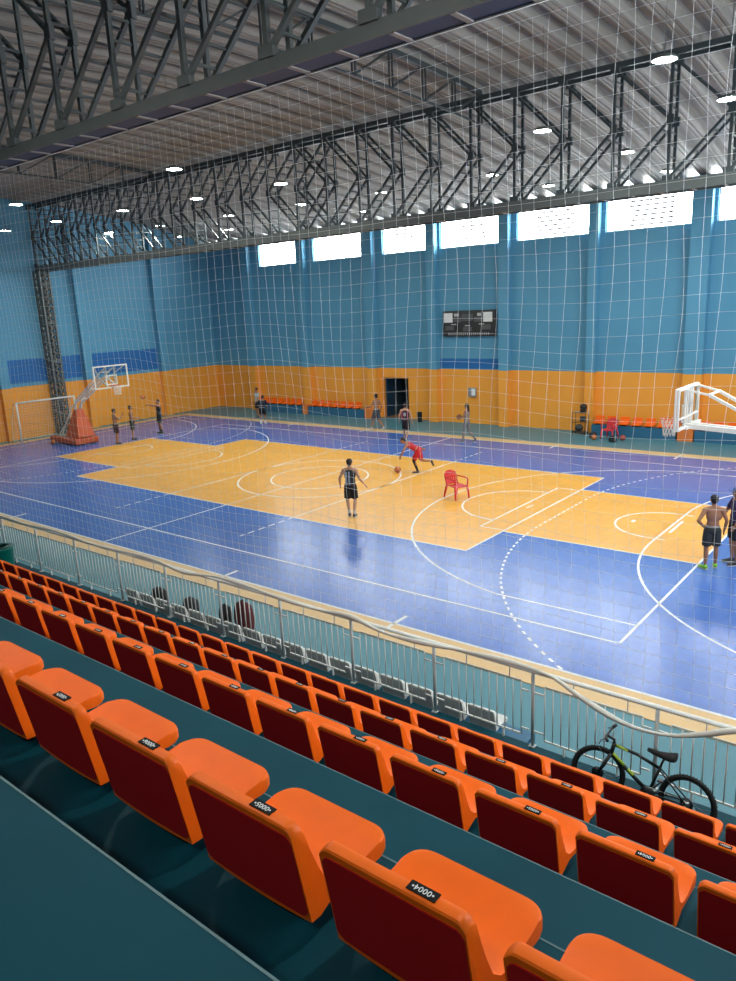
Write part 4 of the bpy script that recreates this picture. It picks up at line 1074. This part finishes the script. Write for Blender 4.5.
        if socks: 
            m2=MB(); kn=J['knee'+s]; m2.cap(S(an),S(an.lerp(kn,.28)),.043*k,.047*k); bake(m2,'sock',mat('sock_%d'%int(socks[0]*100),socks,.8),t,.01,2)
    # shorts / leggings
    if shorts is not None:
        m2=MB(); m2.ell(S(pel+RT@Vector((0,0,.0))),(.185*k*w,.132*k,.125*k),RT)
        for s in 'LR':
            hp,kn=J['hip'+s],J['knee'+s]; m2.tube([S(hp+Vector((0,0,.03))),S(hp.lerp(kn,.4)),S(hp.lerp(kn,short_len))],.1,14,rs=[.10*k,.107*k,.102*k])
        bake(m2,'shorts',mat('cloth_%d_%d_%d'%tuple(int(c*200) for c in shorts),shorts,.85,noise=(12,.15)),t,.012,3)
        m2=MB(); m2.lathe([(.158*w,.07),(.162*w,.085),(.158*w,.10)],20); m2.v=[tuple(S(pel+RT@Vector((v[0],v[1]*.72,v[2]+.0)))) for v in m2.v]; m2.build('waistband',mat('waistband_white',(0.5,0.5,0.5),.8),t)
    if legs_col is not None:
        m2=MB(); m2.ell(S(pel),(.175*k*w,.125*k,.122*k),RT)
        for s in 'LR':
            hp,kn,an=J['hip'+s],J['knee'+s],J['ank'+s]; m2.cap(S(hp),S(kn),.096*k,.063*k); m2.cap(S(kn),S(an.lerp(kn,.12)),.066*k,.045*k)
        bake(m2,'leggings',mat('cloth_%d_%d_%d'%tuple(int(c*200) for c in legs_col),legs_col,.85),t,.012,3)
    if top is not None:
        m2=MB(); m2.ell(S(pel+RT@Vector((0,0,.04))),(.178*k*w,.128*k,.11*k),RT); m2.ell(S(belly),(.162*k*w,.118*k,.17*k),RT); m2.ell(S(chest),(.184*k*w,.126*k,.195*k),RT); m2.ell(S(up((0,-.01,.44))),(.17*k*w,.098*k,.078*k),RT)
        if sleeves:
            for sh,el in ((shL,J['elL']),(shR,J['elR'])): m2.cap(S(sh),S(sh.lerp(el,.6)),.072*k,.062*k)
        tp=bake(m2,'shirt' if sleeves else 'sleeveless_jersey',mat('cloth_%d_%d_%d'%tuple(int(c*200) for c in top),top,.8,noise=(12,.12)),t,.012,3)
        if number:
            o=text(number[0],.24*k,mat('jersey_white',(0.7,0.7,0.7),.8),tp,S(up((0,number[1]*.145,.30))),(PI/2,0,0 if number[1]<0 else PI),'number')
        if stripe:
            m3=MB()
            for x in stripe[1]: m3.bar(S(up((x,-.131,.46))),S(up((x,-.124,.05))),.05*k,.012)
            m3.build('jersey_stripes',mat('stripe_%d'%int(stripe[0][2]*100),stripe[0],.8),tp)
    if sleeve1:
        m2=MB(); m2.cap(S(J['knee'+sleeve1].lerp(J['hip'+sleeve1],.3)),S(J['knee'+sleeve1]),.07*k,.062*k); m2.cap(S(J['knee'+sleeve1]),S(J['ank'+sleeve1]),.064*k,.044*k); bake(m2,'leg_sleeve',M_bfab,t,.01,2)
    # hair
    mh=mat('hair_%d'%int(hair_col[0]*1000),hair_col,.6,noise=(40,.3))
    m2=MB(); m2.ell(S(hc+RH@Vector((0,-.022,.048))),(.084*k,.092*k,.088*k),RH); m2.ell(S(hc+RH@Vector((0,-.055,.0))),(.070*k,.052*k,.075*k),RH)
    if hair=='long':
        m2.cap(S(hc+RH@Vector((0,-.07,.03))),S(hc+RH@Vector((0,-.10,-.12))),.06*k,.05*k); m2.cap(S(hc+RH@Vector((0,-.10,-.12))),S(hc+RH@Vector((0,-.10,-.30))),.05*k,.025*k)
    if hair=='bushy': m2.ell(S(hc+RH@Vector((0,-.015,.065))),(.098*k,.10*k,.082*k),RH)
    hb_=bake(m2,'hair',mh,t,.010,2)
    if cap:
        m2=MB(); m2.ell(S(hc+RH@Vector((0,-.012,.062))),(.090*k,.106*k,.080*k),RH)
        m2.v=[v for v in m2.v]
        co=bake(m2,'cap',mat('cap_%d_%d'%(int(cap[0]*100),int(cap[2]*100)),cap[:3],.8),t,.009,2)
        sg=-1 if len(cap)>3 else 1
        m3=MB(); m3.cbox(S(hc+RH@Vector((0,sg*.125,.055))),(.13*k,.09*k,.012),rot=RH,bev=.005); m3.build('cap_brim',mat('cap_%d_%d'%(int(cap[0]*100),int(cap[2]*100)),cap[:3],.8),co)
    return t
r_=math.radians
BLACK=(0.012,0.012,0.014)
Z=.012
person('shirtless man in black cap and dark shorts, hand on hip, lime shoes, back turned',(14.29,-2.78,Z),r_(32),dict(elL=(-.36,-.12,1.20),wrL=(-.20,-.02,1.02),elR=(.28,-.06,1.17),wrR=(.27,.03,.93),hdL=(.5,.5,-.3),ankL=(-.13,-.05,.09),ankR=(.13,.05,.09),toeL=(-.2,.11,.03),toeR=(.16,.22,.03)),skin='tan',shorts=(0.03,0.035,0.035),shoes=(0.25,0.62,0.03),cap=(0.012,0.012,0.02,1),h=1.68,vox=.011,short_len=.85,head_yaw=-.3,head_pitch=.1)
person('man in navy shirt and blue cap facing the shirtless man at right edge',(14.63,-2.20,Z),r_(125),dict(elR=(.30,.08,1.18),wrR=(.12,.26,1.08),elL=(-.28,0,1.17),wrL=(-.25,.12,.95)),skin='tan',top=(0.035,0.03,0.11),shorts=(0.02,0.02,0.035),shoes=(0.02,0.02,0.025),cap=(0.02,0.09,0.28),h=1.78,sleeves=True,vox=.011,stripe=None)
person('player in black jersey with pale stripes standing at centre court, back turned',(4.46,-3.5,Z),r_(28),dict(elL=(-.30,-.06,1.2),wrL=(-.32,.04,.98),elR=(.30,-.05,1.18),wrR=(.42,.08,.97),kneeR=(.12,.03,.5),ankL=(-.06,-.02,.09),ankR=(.10,-.1,.09),toeL=(-.08,.15,.03),toeR=(.12,.07,.03)),skin='fair',hair='bushy',top=(0.018,0.022,0.028),shorts=BLACK,shoes=(0.05,0.035,0.045),stripe=((0.30,0.38,0.45),(-.09,.0)),h=1.72,socks=(0.5,0.5,0.5),vox=.012,short_len=.85)
person('player in red kit leaning forward and dribbling a ball',(2.86,2.28,Z),r_(118),dict(pel=(0,-.02,.88),hipL=(-.095,-.02,.85),hipR=(.095,-.02,.85),kneeL=(-.10,.16,.50),ankL=(-.10,.02,.09),toeL=(-.10,.19,.03),kneeR=(.11,-.10,.46),ankR=(.12,-.50,.42),toeR=(.12,-.56,.26),elL=(-.30,.50,.94),wrL=(-.26,.62,.70),hdL=(0,.3,-.9),elR=(.34,.14,.92),wrR=(.36,-.10,.86)),skin='tan',top=(0.45,0.015,0.02),shorts=(0.50,0.012,0.02),shoes=(0.04,0.04,0.05),lean=1.08,head_pitch=-.6,h=1.70,short_len=.9,sleeve1='L',number=('7',1))
person('player in black and red sleeveless jersey walking, back turned, near far sideline',(-1.45,7.50,Z),r_(22),dict(kneeL=(-.12,.18,.53),ankL=(-.14,.22,.10),toeL=(-.18,.38,.04),kneeR=(.10,-.04,.48),ankR=(.08,-.28,.12),toeR=(.1,-.14,.03),elL=(-.28,-.06,1.18),wrL=(-.32,.08,.94),elR=(.29,-.06,1.18),wrR=(.32,-.04,.93)),skin='fair',top=(0.03,0.015,0.02),shorts=(0.02,0.012,0.016),stripe=((0.35,0.05,0.12),(-.13,.13)),shoes=(0.5,0.5,0.52),number=('8',-1),h=1.7,hair_col=(0.03,0.02,0.015),short_len=.9)
person('shirtless man in grey shorts walking left beside the doorway',(-4.62,9.42,Z),r_(88),dict(kneeL=(-.10,.16,.52),ankL=(-.12,.24,.10),toeL=(-.12,.40,.05),kneeR=(.10,-.05,.48),ankR=(.10,-.34,.13),toeR=(.10,-.20,.03),elL=(-.26,.10,1.18),wrL=(-.22,.34,1.12),elR=(.27,-.12,1.18),wrR=(.27,-.05,.94)),skin='tan',shorts=(0.06,0.065,0.08),shoes=(0.55,0.55,0.55),hair='bushy',h=1.78,short_len=.95)
person('long-haired person in beige clothes walking left holding a ball',(1.28,8.34,Z),r_(92),dict(kneeL=(-.09,.14,.52),ankL=(-.10,.16,.09),toeL=(-.10,.33,.03),kneeR=(.09,-.06,.48),ankR=(.09,-.36,.16),toeR=(.09,-.24,.04),elL=(-.23,.06,1.16),wrL=(-.12,.26,1.12),elR=(.23,.06,1.16),wrR=(.12,.26,1.12)),skin='tan',hair='long',hair_col=(0.025,0.014,0.01),top=(0.28,0.20,0.15),shorts=None,legs_col=(0.20,0.19,0.18),shoes=(0.12,0.12,0.14),female=True,h=1.7)
ball('brown basketball carried by the long-haired person',(.88,8.34,1.12),mat('brown_ball_leather',(0.25,0.08,0.03),.5))
person('person in grey T-shirt and black shorts standing behind another at far left wall',(-13.95,10.05,0),r_(160),dict(elL=(-.27,.05,1.18),wrL=(-.22,.16,.98)),skin='tan',top=(0.38,0.42,0.40),shorts=BLACK,shoes=(0.04,0.04,0.04),sleeves=True,h=1.76)
person('person in black clothes and white shoes crouching forward by the far sideline',(-11.95,8.55,Z),r_(25),dict(pel=(0,-.08,.86),hipL=(-.095,-.08,.84),hipR=(.095,-.08,.84),kneeL=(-.12,.10,.50),kneeR=(.12,.10,.50),ankL=(-.13,-.06,.09),ankR=(.13,-.02,.09),toeL=(-.15,.11,.03),toeR=(.15,.15,.03),elL=(-.24,.10,1.0),wrL=(-.22,.26,.82),elR=(.24,.10,1.0),wrR=(.22,.26,.82)),skin='brown',top=(0.012,0.014,0.025),shorts=BLACK,shoes=(0.75,0.75,0.75),sleeves=True,lean=.35,h=1.66,socks=(0.7,0.7,0.7),short_len=.8)
person('shirtless man in dark maroon shorts near left hoop, raising one hand',(-14.0,.66,Z),r_(-20),dict(elR=(.30,.14,1.24),wrR=(.24,.32,1.44),hdR=(.1,.3,.9),elL=(-.25,.02,1.16),wrL=(-.16,.12,.94),hdL=(.5,.4,-.4)),skin='tan',shorts=(0.035,0.010,0.012),shoes=BLACK,h=1.76)
person('shirtless man in dark green shorts near left hoop, forearm held out',(-14.42,1.86,Z),r_(-35),dict(elR=(.26,.06,1.16),wrR=(.22,.32,1.12),elL=(-.26,-.02,1.16),wrL=(-.18,.10,.95)),skin='tan',shorts=(0.03,0.04,0.028),shoes=BLACK,h=1.74,short_len=.9)
person('player in black jersey with number, arms stretched out after shooting at left hoop',(-14.72,3.76,Z),r_(165),dict(elL=(-.20,.22,1.50),wrL=(-.12,.46,1.56),hdL=(.1,.9,.0),elR=(.16,.24,1.46),wrR=(.06,.48,1.54),hdR=(0,.9,-.1),kneeL=(-.10,.05,.5),ankL=(-.14,-.04,.09)),skin='tan',top=(0.014,0.02,0.022),shorts=(0.012,0.015,0.02),shoes=BLACK,number=('7',1),h=1.8,socks=(0.02,0.02,0.02))
